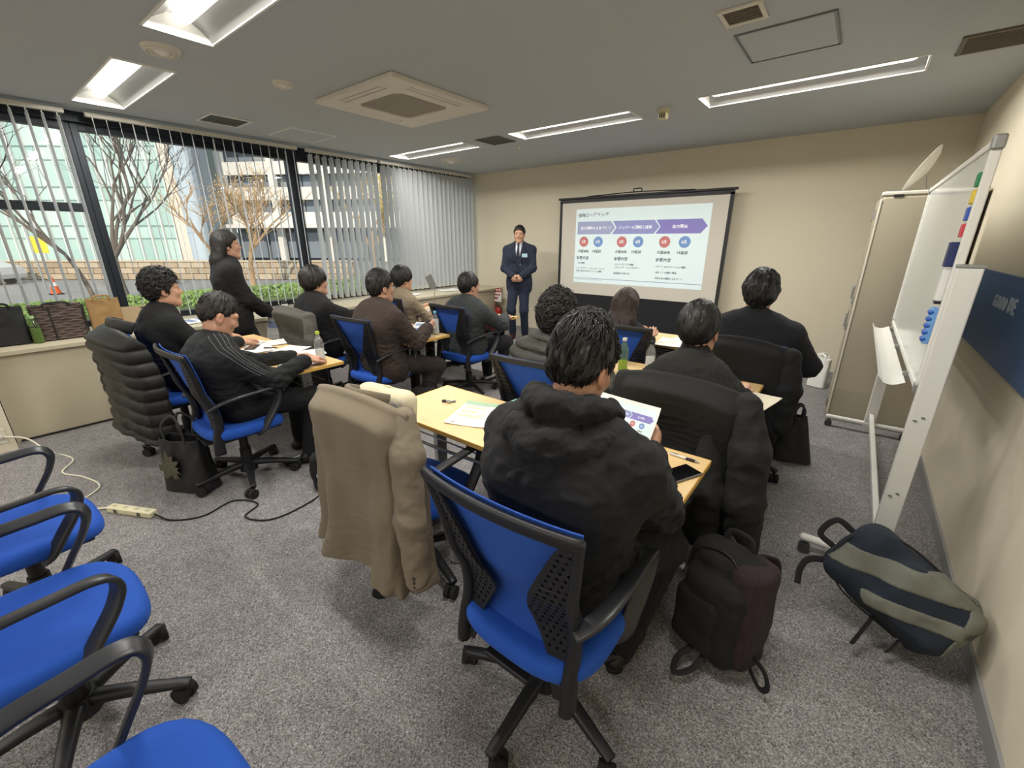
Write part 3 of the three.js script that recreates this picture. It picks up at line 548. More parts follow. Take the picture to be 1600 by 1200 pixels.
  if (legs.length) {
    const lp = [cap(A3(hip.clone().add(V(-W[0], 0, 0))), A3(hip.clone().add(V(W[0], 0, 0))), Rr[0] + .002, Rr[0] + .002, .05)]; for (const i of [0, 1]) lp.push(...legP(i, (o.trouserInf ?? .014), .97));
    const lb = field(lp, .05), kn = legs.map((l) => l[1]);
    const lf = (x, y, z) => { let d = lb(x, y, z); if (d > .05) return d; let m = 0; for (const e of kn) m = Math.max(m, Math.exp(-((x - e.x) ** 2 + (y - e.y) ** 2 + (z - e.z) ** 2) / .02)); return d + (.0035 + .004 * m) * (Math.abs(n3(x * 8, y * 11, z * 10 + 40)) * 1.8 - .7); };
    lf.lo = lb.lo; lf.hi = lb.hi;
    obj('trousers', fieldGeo(lf, .0145, .03), o.trousers ?? garment(0x131316), t);
    for (const i of [0, 1]) {
      const a = legs[i][2], ft = o.feet[i], dy = ft.dir ? V(...ft.dir).normalize() : V(i ? .12 : -.12, 0, -1).normalize(), y0 = a.y - .085 + .035;
      const P0 = (k, y) => A3(V(a.x, y, a.z).addScaledVector(dy, k));
      const sf = field([cap(P0(-.045, y0 + .012), P0(.03, y0 + .01), .036, .036, .03), cap(P0(.03, y0 + .01), P0(.15, y0 - .003), .037, .03, .03), cap(P0(-.01, y0 + .03), P0(-.01, y0 + .06), .036, .034, .03)], .03);
      const fl = a.y - .085; const sg = (x, y, z) => smax(sf(x, y, z), fl + .016 - y, .004); sg.lo = sf.lo; sg.hi = sf.hi;
      const sh = obj('shoe', fieldGeo(sg, .008, .012), o.shoes ?? S(0x15130f, .45), t);
      const so = (x, y, z) => Math.max(sf(x, y, z) - .004, fl + .001 - y, y - fl - .018); so.lo = sf.lo; so.hi = sf.hi;
      obj('sole', fieldGeo(so, .008, .014), M.rubber, sh);
    }
  }
  // hair
  if (o.hair) {
    const rn = mulberry(o.seed ?? 3), hf = hairField(o.hair), g = fieldGeo(hf, o.hairCell ?? .0068, .02), lk = locks(g, o.hair.locks ?? 500, o.hair, rn);
    obj('hair', (lk ? mergeGeometries([prep(g), prep(lk)]) : g).applyMatrix4(hmF), o.hair.mat ?? S(0x15120f, .5), t);
  }
  if (!o.noFace) for (const q of [-1, 1]) {
    obj('eye', [sph(.0065, q * .031, .006, -.0862, 1.35, o.lidded ? .35 : .75, .7, 12, 8)].map((g) => g.applyMatrix4(hmF)), eyeMat, t);
    obj('eyebrow', sweep([[q * .014, .028, -.0895], [q * .03, .034, -.0865], [q * .047, .029, -.074]], .008, .005, { seg: 8, sides: 6, up: V(0, 0, 1) }).applyMatrix4(hmF), browMat, t);
  }
  t.userData.rig = undefined; delete t.userData.rig;
  person.last = { tf, t, neck, shl, arms, sp, hip, head, legs, hmF };
  return t;
}
// ---------- people ----------
const black = garment(0x111214), charcoal = garment(0x131315);
const feetFlat = (z = -.42, w = .12) => [{ at: [-w, .085, z] }, { at: [w, .085, z + .03] }];
const ring = (c, R0, r, tilt, k = .01) => { const f = (x, y, z) => { x -= c[0]; y -= c[1]; z -= c[2]; y -= z * tilt; const q = Math.hypot(x, z * 1.05) - R0; return Math.hypot(q, y) - r; }; f.lo = [c[0] - R0 - r, c[1] - .08, c[2] - R0 - r]; f.hi = [c[0] + R0 + r, c[1] + .08, c[2] + R0 + r]; f.k = k; return f; };
// nearest person: black hooded top, reading a handout
person({
  label: 'person in a black hooded top reading a handout at the nearest table', at: [-.585, -.99], head: [.02, 1.2, -.06], headRot: [-.38, -.12, 0], hip: [.01, .56, -0.03], stoop: .9, bow: .05, shoulder: .2, build: 1.12, headScale: 1, headCell: .004,
  hands: [{ at: [-.12, .78, -.36], dir: [.5, 0, -1], curl: .5 }, { at: [.13, .815, -.40], dir: [-.1, .4, -1], palm: [-1, .1, 0], curl: .55, pinch: .8, pole: [.55, -1, .25] }],
  feet: [{ at: [-.14, .085, -.3] }, { at: [.16, .085, -.22] }], trousers: garment(0x101014), lidded: true, seed: 5,
  top: {
    name: 'hooded_top', mat: garment(0x0e0e10), inf: .022, cell: .008, wrinkle: .008, neckHole: .05, sleeve: .96,
    extra: ({ neck }) => [ring([neck.x, neck.y + .01, neck.z + .015], .075, .03, -.32, .025)],
  },
  hairCell: .004, hair: { thick: .016, top: .022, side: .55, amp: .01, lockMin: -.04, locks: 4200, lockLen: .045, lockW: .0022, lift: .16, crown: .06, upSweep: 4, mat: S(0x14110e, .55), line: [[-.12, .07], [-.075, .06], [-.045, .035], [-.02, .01], [-.005, .005], [.02, .03], [.05, -.03], [.1, -.065], [.14, -.07]] },
});
{ // the hood lying in folds round the neck and down the back
  const { t, neck: n } = person.last, roll = (pts, r) => pts.slice(1).map((p, i) => cap([n.x + pts[i][0], n.y + pts[i][1], n.z + pts[i][2]], [n.x + p[0], n.y + p[1], n.z + p[2]], r, r, .03));
  const curve = (pts) => new THREE.CatmullRomCurve3(pts.map((p) => V(...p))).getPoints(14).map(A3);
  const rolls = [field(roll(curve([[.07, -.02, -.095], [.1, .03, -.02], [.085, .06, .06], [0, .065, .1], [-.085, .06, .06], [-.1, .03, -.02], [-.07, -.02, -.095]]), .034), .03), field(roll(curve([[.15, -.03, -.0], [.13, -.02, .075], [.03, -.045, .14], [-.09, -.03, .125], [-.15, -.035, .04]]), .034), .03), field(roll(curve([[.1, -.06, .115], [.0, -.12, .155], [-.09, -.15, .15], [-.15, -.075, .085]]), .03), .03), field(roll(curve([[.06, .0, .11], [-.02, -.04, .145], [-.1, -.01, .11]]), .034), .03)];
  const hf = (x, y, z) => { let d = 9; for (const r of rolls) d = smin(d, r(x, y, z), .011); return d + .006 * n3(x * 16, y * 16, z * 16) + .003 * n3(x * 40, y * 40, z * 40); };
  hf.lo = rolls[0].lo.map((v, i) => Math.min(...rolls.map((r) => r.lo[i]))); hf.hi = rolls[0].hi.map((v, i) => Math.max(...rolls.map((r) => r.hi[i])));
  obj('hood', fieldGeo(hf, .006), garment(0x0e0e10), t.children.find((c) => c.name === 'hooded_top'));
}
// turtleneck
person({
  label: 'person in a dark ribbed turtleneck seen from behind', at: [-.52, -2.06], head: [.0, 1.15, -.02], headRot: [-.08, -.08, .03], hip: [0, .55, -0.03], build: .94, shoulder: .165, drop: .035, noFace: true,
  hands: [{ at: [-.14, .76, -.38] }, { at: [.17, .76, -.4] }], feet: feetFlat(),
  top: { name: 'turtleneck', mat: garment(0x1b1a17), inf: .013, rib: 46, cell: .008, neckHole: .05, extra: ({ neck, head }) => [cap([neck.x, neck.y - .03, neck.z], [neck.x, neck.y + .06, neck.z - .02], .072, .067, .02)] },
  hair: { thick: .013, top: .006, amp: .005, locks: 884, lockLen: .035, lift: .1, crown: .03, mat: S(0x14120f, .5) },
});
// curly hair, olive puffer
person({
  label: 'curly-haired person in an olive quilted jacket', at: [-1.29, -2.02], head: [.02, 1.13, -.02], headRot: [-.05, .15, 0], hip: [0, .55, -0.03], build: 1.05, noFace: true,
  hands: [{ at: [-.16, .76, -.36] }, { at: [.16, .76, -.36] }], feet: feetFlat(),
  top: { name: 'quilted_jacket', mat: garment(0x2a291f, { roughness: .6 }), inf: .03, quilt: .06, cell: .008, wrinkle: .003, neckHole: .055, extra: ({ neck }) => [ring([neck.x, neck.y + .03, neck.z], .062, .022, -.1, .02)] },
  hair: { thick: .03, top: .015, amp: .014, curl: true, freq: 42, locks: 1496, lockLen: .035, lockW: .004, lift: .55, mat: S(0x1c1813, .7) },
});
// long hair woman
person({
  label: 'person with long brown hair in front of the screen', at: [-1.32, -3.2], head: [-.04, 1.06, .0], headRot: [0, 0, 0], hip: [0, .54, -0.03], build: .86, shoulder: .16, noFace: true,
  hands: [{ at: [-.08, .76, -.3], pole: [-.2, -1, .35] }, { at: [.06, .76, -.3], pole: [.2, -1, .35] }], feet: feetFlat(),
  top: { name: 'cardigan', mat: garment(0x1a1718), inf: .012 },
  hair: { thick: .014, top: .006, amp: .005, locks: 1088, lockLen: .12, lockW: .004, lift: .02, lockMin: -.32, low: -.42, deep: .12, mat: S(0x33231c, .6), extra: field([cap([-.055, .03, .05], [-.07, -.12, .11], .05, .042, .03), cap([.055, .03, .05], [.07, -.12, .11], .05, .042, .03), cap([-.065, -.1, .11], [-.075, -.32, .17], .045, .03, .03), cap([.065, -.1, .11], [.075, -.32, .17], .045, .03, .03), cap([0, .03, .07], [0, -.14, .13], .055, .045, .04), cap([0, -.14, .13], [0, -.34, .18], .045, .03, .04)], .04) },
});
// dark suit
person({
  label: 'person in a dark suit jacket seated at the far right', at: [-.46, -3.2], head: [.0, 1.215, .0], headRot: [0, .12, 0], hip: [0, .55, -0.03], build: 1.08, shoulder: .215, noFace: true,
  hands: [{ at: [-.16, .76, -.38] }, { at: [.22, .72, -.3], pole: [1, -.6, .4] }], feet: feetFlat(),
  top: { name: 'suit_jacket', mat: garment(0x101016), inf: .018, wrinkle: .004, skirt: .06, extra: ({ neck, shl }) => [ring([neck.x, neck.y + .015, neck.z], .066, .014, -.15, .012), ...shl.map((q, i) => cap([q.x - (i ? .03 : -.03), q.y + .01, q.z], [q.x + (i ? .01 : -.01), q.y + .005, q.z], .06, .055, .02))] },
  hair: { thick: .024, top: .018, side: 1.15, amp: .008, locks: 1020, lockLen: .05, lift: .12, crown: .04, mat: S(0x131110, .5) },
});
// striped black top, reading
person({
  label: 'person in a black top with thin sleeve stripes reading at the left table', at: [-3.03, -.93], head: [-.02, 1.1, -.02], headRot: [-.42, -.1, 0], hip: [0, .55, -0.01], stoop: .9, bow: .06, build: 1.04, headCell: .004, lidded: true,
  hands: [{ at: [-.02, .76, -.42], dir: [.35, -.05, -1], curl: .45 }, { at: [.2, .775, -.4], dir: [-.25, -.05, -1], curl: .6 }],
  feet: [{ at: [-.12, .085, -.42] }, { at: [.14, .085, -.36] }], trousers: garment(0x121215),
  top: { name: 'zip_top', mat: garment(0x101214), inf: .016, cell: .009, wrinkle: .006, extra: ({ neck }) => [ring([neck.x, neck.y + .012, neck.z], .064, .016, -.25, .014)] },
  hairCell: .005, hair: { thick: .01, top: .014, side: .4, amp: .005, locks: 884, lockLen: .028, lift: .14, crown: .05, mat: S(0x1c1611, .55), line: [[-.12, .072], [-.075, .058], [-.045, .035], [-.02, .005], [-.005, .0], [.02, .028], [.05, -.02], [.1, -.06], [.14, -.065]] },
});
{ // pale stripes over the shoulders and down the sleeve, laid on the cloth
  const { t, tf, shl, arms, neck } = person.last, sm = S(0x63676a, .8);
  for (const i of [0, 1]) for (let k = 0; k < 4; k++) {
    const q = i ? 1 : -1, s = shl[i], e = arms[i][0], pts = [];
    for (let j = 0; j <= 12; j++) {
      const u = j / 12, c = u < .35 ? neck.clone().lerp(s, .35 + .65 * u / .35) : s.clone().lerp(e, (u - .35) / .65 * .75), a = (k - 1.2) * .38;
      const out = V(q * lerp(.25, 1, sstep(.1, .6, u)), lerp(1, .35, sstep(.2, .9, u)), Math.tan(a) * .8).normalize(), p = c.clone(); let d = 0;
      for (let n = 0; n < 14; n++) { const v = tf(p.x, p.y, p.z); if (Math.abs(v) < .0006) break; p.addScaledVector(out, -v * .9); }
      pts.push(A3(p.addScaledVector(out, .001)));
    }
    obj('stripe', tube(pts, .0019, 40, 5), sm, t);
  }
}
// back left, fluffy hair
person({
  label: 'fluffy-haired person in a black jacket at the left end by the window', at: [-4.03, -.9], head: [.02, 1.2, -.03], headRot: [.02, -.1, 0], hip: [0, .56, -0.01], stoop: .6, build: 1.02,
  hands: [{ at: [-.16, .76, -.38] }, { at: [.18, .76, -.4] }], feet: feetFlat(),
  top: { name: 'jacket', mat: black, inf: .016, extra: ({ neck }) => [ring([neck.x, neck.y + .01, neck.z], .064, .014, -.2, .014)] },
  hair: { thick: .024, top: .018, amp: .011, curl: true, freq: 36, locks: 1020, lockLen: .04, lift: .4, mat: S(0x14120f, .6) },
});
// second left table
person({
  label: 'bowl-cut person in black leaning on an arm at the second left table', at: [-4.02, -2.1], head: [.0, 1.17, -.0], headRot: [.06, -.2, 0], hip: [0, .55, -0.01], build: 1.04,
  hands: [{ at: [-.16, .76, -.36] }, { at: [.2, .79, -.44], dir: [-.6, 0, -1], pole: [1, -.5, 0] }], feet: feetFlat(),
  top: { name: 'jumper', mat: charcoal, inf: .02 },
  hair: { thick: .026, top: .012, side: 1.1, amp: .005, locks: 816, lockLen: .05, lift: .05, crown: .03, mat: S(0x1e1914, .5), line: [[-.14, .03], [-.075, .028], [-.045, .02], [-.02, -.0], [-.005, -.012], [.02, -.03], [.05, -.055], [.1, -.085], [.14, -.09]] },
});
person({
  label: 'person in glasses and a brown jacket at the second left table', at: [-3.1, -2.16], head: [.0, 1.17, -.02], headRot: [-.02, -.12, 0], hip: [-.02, .55, 0.01], stoop: .5, build: 1.1, headCell: .004, shoulder: .2,
  hands: [{ at: [-.12, .76, -.3] }, { at: [.16, .8, -.36], dir: [-.2, .25, -1], palm: [-1, 0, 0], curl: .6, pinch: .7 }], feet: [{ at: [-.1, .085, -.4] }, { at: [.16, .085, -.2] }], trousers: garment(0x2b2420),
  top: { name: 'jacket', mat: garment(0x3a2f28), inf: .02, skirt: .06, wrinkle: .007, extra: ({ neck }) => [ring([neck.x, neck.y + .015, neck.z], .066, .014, -.2, .012)] },
  hair: { thick: .014, top: .02, side: .7, amp: .006, locks: 816, lockLen: .04, lift: .1, mat: S(0x16130f, .5) },
});
{
  const { t, hmF } = person.last, gm = S(0x201c18, .35);
  const g = []; for (const q of [-1, 1]) { g.push(new THREE.TorusGeometry(.021, .0014, 6, 24).scale(1.15, .85, 1).translate(q * .032, .006, -.106)); g.push(tube([[q * .056, .01, -.104], [q * .074, .012, -.06], [q * .083, .012, .0]], .0014, 10, 5)); } g.push(tube([[-.009, .01, -.107], [0, .014, -.112], [.009, .01, -.107]], .0013, 8, 5));
  obj('glasses', join(g).applyMatrix4(hmF), gm, t);
}
person({
  label: 'person in a beige jumper with a dark neckband at the far left table', at: [-4.04, -3.14], head: [-.0, 1.12, -.0], headRot: [.0, -.22, 0], hip: [0, .55, -0.01], stoop: .5, build: .92, shoulder: .17,
  hands: [{ at: [-.14, .76, -.36] }, { at: [.16, .76, -.36] }], feet: feetFlat(), trousers: garment(0x2a2a2c),
  top: { name: 'jumper', mat: garment(0x8f8069), inf: .014, wrinkle: .006 },
  hair: { thick: .027, top: .014, side: 1.0, amp: .006, locks: 816, lockLen: .045, lift: .06, mat: S(0x13110f, .5), line: [[-.14, .025], [-.075, .03], [-.045, .025], [-.02, .0], [-.005, -.005], [.02, .012], [.05, -.04], [.1, -.075], [.14, -.08]] },
});
{ const { t, neck } = person.last; obj('neckband', rotg(new THREE.TorusGeometry(.062, .009, 8, 32), Math.PI / 2 - .2).translate(neck.x, neck.y + .02, neck.z - .005), S(0x3a1c18, .7), t); }
person({
  label: 'person in a dark grey jumper writing at the far left table', at: [-3.02, -3.1], head: [.02, 1.11, -.04], headRot: [-.05, -.2, 0], hip: [0, .55, 0.01], stoop: .6, build: 1.08, shoulder: .195,
  hands: [{ at: [-.1, .765, -.36], dir: [.5, 0, -1] }, { at: [.16, .77, -.42], dir: [-.4, -.02, -1], curl: .6, pole: [1, -.8, .2] }], feet: [{ at: [-.1, .085, -.42] }, { at: [.15, .085, -.36] }], trousers: garment(0x16161a),
  top: { name: 'jumper', mat: garment(0x35393a), inf: .018, wrinkle: .006, skirt: .03 },
  hair: { thick: .014, top: .01, side: .8, amp: .005, locks: 816, lockLen: .03, lift: .09, mat: S(0x15120f, .5) },
});
// standing person by the window
person({
  label: 'long-haired person in black standing by the window, papers in hand', at: [-4.72, -1.64], turn: -.2, head: [0, 1.5, -.02], headRot: [.05, 0, 0], hip: [0, .86, .02], build: .86, shoulder: .16, stoop: .3, bow: .02, headScale: 1,
  hands: [{ at: [-.05, .84, -.24], dir: [.6, -.2, -1], curl: .5, pole: [-1, -.6, .6] }, { at: [.06, .86, -.25], dir: [-.5, -.2, -1], curl: .5, pole: [1, -.6, .6] }], feet: [{ at: [-.09, .085, .0], pole: [0, 0, -1] }, { at: [.09, .085, .03], pole: [0, 0, -1] }], thigh: .42, shin: .4, trousers: garment(0x17171a),
  top: { name: 'jacket', mat: garment(0x171618), inf: .024, skirt: .1 },
  hair: { thick: .014, top: .006, amp: .005, locks: 816, lockLen: .1, lockW: .004, lift: .02, lockMin: -.3, low: -.52, deep: .14, mat: S(0x1b1614, .65), extra: field([cap([-.06, .03, .04], [-.07, -.12, .1], .048, .045, .03), cap([.06, .03, .04], [.07, -.12, .1], .048, .045, .03), cap([-.07, -.12, .1], [-.07, -.42, .165], .045, .04, .03), cap([.07, -.12, .1], [.07, -.42, .165], .045, .04, .03), cap([0, .02, .07], [0, -.14, .12], .055, .05, .04), cap([0, -.14, .12], [0, -.45, .175], .05, .04, .04)], .04) },
});
// presenter
{
  const suit = garment(0x232a3a), tz = { };
  person({
    label: 'presenter in a navy suit and tie standing before the class', at: [-4.17, -5.5], turn: Math.PI + .5, head: [0, 1.63, 0], headRot: [-.05, .0, 0], hip: [0, .93, .02], build: .93, shoulder: .19, stoop: .1, bow: .0, headCell: .004,
    hands: [{ at: [-.055, 1.02, -.2], dir: [.9, -.15, -.4], palm: [0, -.3, 1], curl: .7, pole: [-1, -.7, .3] }, { at: [.055, 1.02, -.2], dir: [-.9, -.15, -.4], palm: [0, -.3, 1], curl: .7, pole: [1, -.7, .3] }],
    feet: [{ at: [-.1, .085, .02], pole: [-.05, 0, -1], dir: [-.25, 0, -1] }, { at: [.1, .085, .0], pole: [.05, 0, -1], dir: [.25, 0, -1] }], thigh: .46, shin: .44, trousers: garment(0x20273a), shoes: S(0x4a2a1c, .35),
    top: {
      name: 'suit_jacket', mat: suit, inf: .016, skirt: .1, cell: .0085, wrinkle: .004, neckHole: .058,
      extra: ({ neck }) => [ring([neck.x, neck.y + .012, neck.z], .064, .012, -.25, .012)],
      mod: (d, x, y, z, { neck }) => { const yb = neck.y - .34, w = clamp((y - yb) * .2, 0, .06); const v = Math.max(Math.abs(x) - w, z - neck.z + .02, yb - y); return smax(d, -(v), .006); },
    },
    hair: { thick: .011, top: .003, side: 1.0, amp: .006, locks: 612, lockLen: .03, lift: .1, upSweep: 5, mat: S(0x15120f, .5), line: [[-.12, .088], [-.085, .08], [-.06, .05], [-.035, .02], [-.01, .005], [.02, .025], [.05, -.04], [.1, -.08], [.14, -.085]] },
  });
  const { t, neck, sp, head } = person.last;
  const shirt = field([cap([0, neck.y - .02, neck.z - .02], [0, neck.y - .13, sp[2].z - .03], .066, .1, .03), cap([0, neck.y - .13, sp[2].z - .03], [0, neck.y - .38, sp[1].z - .02], .1, .096, .03), ring([neck.x, neck.y + .025, neck.z], .056, .009, -.3, .01)], .03);
  obj('shirt', fieldGeo(shirt, .008), S(0xd9dde2, .7), t);
  const { tf } = person.last, front = (f, x, y) => { let z = -.4; for (let i = 0; i < 60; i++) { const d = f(x, y, z); if (d < .0008) break; z += d * .8; } return z; };
  const lay = (f, pts, th, off, nv = 14) => { // a strip between two edges laid on a surface: rows of [xl, xr, y]
    return shell((u, v) => { const k = v * (pts.length - 1), i = Math.min(pts.length - 2, Math.floor(k)), q = k - i, xl = lerp(pts[i][0], pts[i + 1][0], q), xr = lerp(pts[i][1], pts[i + 1][1], q), y = lerp(pts[i][2], pts[i + 1][2], q), x = lerp(xr, xl, u); return [x, y, front(f, x, y) - off]; }, 6, nv, th); };
  const ny = neck.y, both = (x, y, z) => Math.min(tf(x, y, z), shirt(x, y, z));
  obj('tie', [lay(shirt, [[-.018, .018, ny + .012], [-.012, .012, ny - .03]], .01, .012, 4), lay(shirt, [[-.012, .012, ny - .03], [-.03, .03, ny - .3], [-.004, .004, ny - .34]], .006, .007)], S(0x1b2230, .6), t);
  for (const q of [-1, 1]) { const e = (a, b, y) => (q > 0 ? [a, b, y] : [-b, -a, y]); obj('lapel', lay(both, [e(.05, .062, ny + .01), e(.052, .1, ny - .06), e(.046, .088, ny - .075), e(.042, .105, ny - .1), e(.008, .03, ny - .3), e(.0, .008, ny - .34)], .006, .008, 24), suit, t); }
  const zf = front(tf, 0, ny - .4) - .003;
  obj('button', [0, 1].map((k) => rotg(cyl(.008, .008, .005), Math.PI / 2).translate(0, neck.y - .37 - k * .08, zf)), M.blk, t);
  obj('name_badge', [bx(.085, .055, .004, 0, 0, 0, .002).rotateY(.35).translate(-.1, neck.y - .17, front(tf, -.1, neck.y - .17) - .008)], S(0xb9dbe6, .5), t);
  obj('clicker', [bx(.03, .02, .05, 0, 1.01, -.25, .006)], M.blk, t);
}
// ---------- clothes hung over chair backs ----------
// o.half: half width, o.len: drop, o.fold: depth of folds; origin is the chair's, chair faces -z
function drape(o) {
  const t = thing(o.name, o.label, o.category ?? 'jacket', [o.at[0], 0, o.at[1]], o.turn ?? 0), ty = o.topY ?? .985, ph = o.phase ?? 0;
  const surf = (off) => (u, v) => {
    const phi = lerp(-o.wrap, o.wrap, u), s = Math.sin(phi), c = Math.cos(phi), vv = Math.max(0, (v - .05) / .95);
    const w = (o.half + (o.flare ?? 0) * vv) * lerp(.97, 1, v), open = sstep(.06, .15, v), over = 1 - sstep(0, .06, v);
    let x = w * Math.sign(s) * Math.pow(Math.abs(s), .62), dp = lerp(.014, o.depth + (o.kick ?? 0) * vv, open) - .055 * Math.sin(over * Math.PI / 2);
    let z = lerp(.3 - .45 * x * x, o.zc ?? .23, sstep(.05, .5, v)) + dp * Math.sign(c) * Math.pow(Math.abs(c), .55);
    const hem = (o.hem?.(u) ?? 0), y0 = ty - (o.slope ?? .05) * Math.pow(Math.abs(x) / w, 2.2);
    let y = y0 - (o.len + hem) * vv - .07 * (1 - Math.cos(over * Math.PI / 2));
    const A = o.fold * Math.pow(vv, .8), f = Math.sin(u * Math.PI * 2 * o.n + ph + 1.5 * n2(u * 3, v * 1.2 + ph)) * .6 + n2(u * 7 + ph, v * 2) * .6 + (o.crinkle ?? .15) * n2(u * 24, v * 26 + ph);
    let d = A * f + off;
    if (o.quilt) d += .03 * Math.pow(Math.abs(Math.sin(vv * o.len / o.quilt * Math.PI)), .5);
    const nx = s, nz = c; x += nx * d * (o.foldX ?? .6); z += nz * d; x += (o.lean ?? 0) * vv;
    return [x, y, z];
  };
  obj('body_panel', shell(surf(0), 110, 84, .005), o.mat, t);
  for (const sl of o.sleeves ?? []) {
    const pr = []; for (let i = 0; i < sl.length - 1; i++) pr.push(cap(sl[i].slice(0, 3), sl[i + 1].slice(0, 3), sl[i][3], sl[i + 1][3], .03));
    const b = field(pr, .03), e = sl[sl.length - 1];
    const f = (x, y, z) => { let d = b(x, y, z); if (d > .05) return d; d += (o.sleeveFold ?? .006) * (Math.abs(n3(x * 7 + ph, y * 8, z * 7)) * 1.6 - .6) + .002 * n3(x * 30, y * 40, z * 30); if (o.quilt) d -= .01 * Math.pow(Math.abs(Math.sin(y / o.quilt * Math.PI)), .5); return o.cutCuff ? smax(d, e[1] - .012 - y, .01) : d; };
    f.lo = b.lo; f.hi = b.hi; obj('sleeve', fieldGeo(f, .009), o.mat, t);
  }
  return t;
}
const collarRing = (t, mat, y, w, z, r = .022) => obj('collar', sweep([[-w, y - .02, z - .06], [-w * .8, y + .006, z + .0], [0, y + .012, z + .025], [w * .8, y + .006, z + .0], [w, y - .02, z - .06]], r, r * 2.2, { seg: 24, up: V(0, 1, 0), n: 2.5 }), mat, t);
{
  const m = garment(0x7d7260, { roughness: .95 });
  const t = drape({ name: 'blazer', label: 'beige blazer draped over a chair back', at: [-1.46, -1.13], turn: .04, half: .29, len: .73, flare: .02, depth: .08, kick: .05, wrap: 1.75, zc: .235, fold: .055, n: 3, phase: 1.2, slope: .045, crinkle: .06, topY: 1.0, sleeveFold: .004, hem: (u) => .07 * sstep(.3, .5, u), lean: -.02, mat: m, cutCuff: true, sleeves: [[[.245, .925, .25, .045], [.29, .8, .285, .06], [.315, .55, .32, .055], [.35, .3, .335, .046]], [[-.25, .91, .25, .045], [-.3, .74, .25, .054], [-.315, .5, .23, .05], [-.31, .32, .2, .045]]] });
  collarRing(t, m, .97, .1, .26);
  obj('cuff_button', [0, 1, 2].map((k) => sph(.007, .372, .31 + k * .02, .372, 1, 1, .6, 10, 8)), S(0x2a2018, .4), t);
}
drape({ name: 'coat', label: 'long black coat over the chair behind the turtleneck', category: 'coat', at: [-.5, -2.15], turn: -.05, half: .285, len: .72, flare: .0, depth: .085, kick: .03, wrap: 1.85, fold: .02, n: 2.5, phase: 3, slope: .045, crinkle: .25, topY: .99, hem: (u) => -.12 * Math.sin(u * 5), mat: garment(0x141412, { roughness: .85 }), sleeves: [[[.27, .9, .27, .06], [.32, .72, .3, .075], [.335, .5, .31, .078], [.36, .28, .31, .068]], [[-.27, .9, .26, .055], [-.3, .7, .26, .06], [-.3, .45, .25, .055]], [[.16, .75, .31, .04], [.19, .5, .34, .07], [.19, .3, .34, .075]]] });
drape({ name: 'coat', label: 'dark coat over the chair of the person in the dark suit', category: 'coat', at: [-.44, -3.2], turn: -.12, half: .28, len: .6, depth: .07, wrap: 1.85, fold: .016, n: 2, phase: 5, slope: .05, mat: garment(0x0f0f12), sleeves: [[[.27, .9, .26, .055], [.3, .7, .26, .062], [.29, .45, .24, .055]]] });
{
  const m = garment(0x191816, { roughness: .5 });
  const t = drape({ name: 'puffer_jacket', label: 'black quilted puffer jacket hanging on a chair by the window ledge', at: [-3.98, -.86], turn: .06, half: .29, len: .72, flare: .02, depth: .1, kick: .04, wrap: 1.9, fold: .02, n: 2, phase: 2, slope: .05, quilt: .085, topY: .99, hem: (u) => .12 * u - .05, mat: m, sleeves: [[[-.27, .9, .26, .065], [-.33, .72, .27, .08], [-.35, .5, .27, .075], [-.37, .32, .26, .06]]] });
  collarRing(t, m, .99, .13, .26, .04);
  obj('snap', [sph(.007, .1, .26, .375), sph(.007, .16, .26, .37)], M.alu, t);
}
drape({ name: 'jacket', label: 'grey jacket draped over a chair at the second left table', at: [-4.0, -2.08], turn: .05, half: .28, len: .55, depth: .07, wrap: 1.85, fold: .02, n: 3, phase: 4, slope: .04, mat: garment(0x5a5750), sleeves: [[[.27, .9, .26, .055], [.31, .7, .28, .06], [.31, .45, .28, .055]]] });

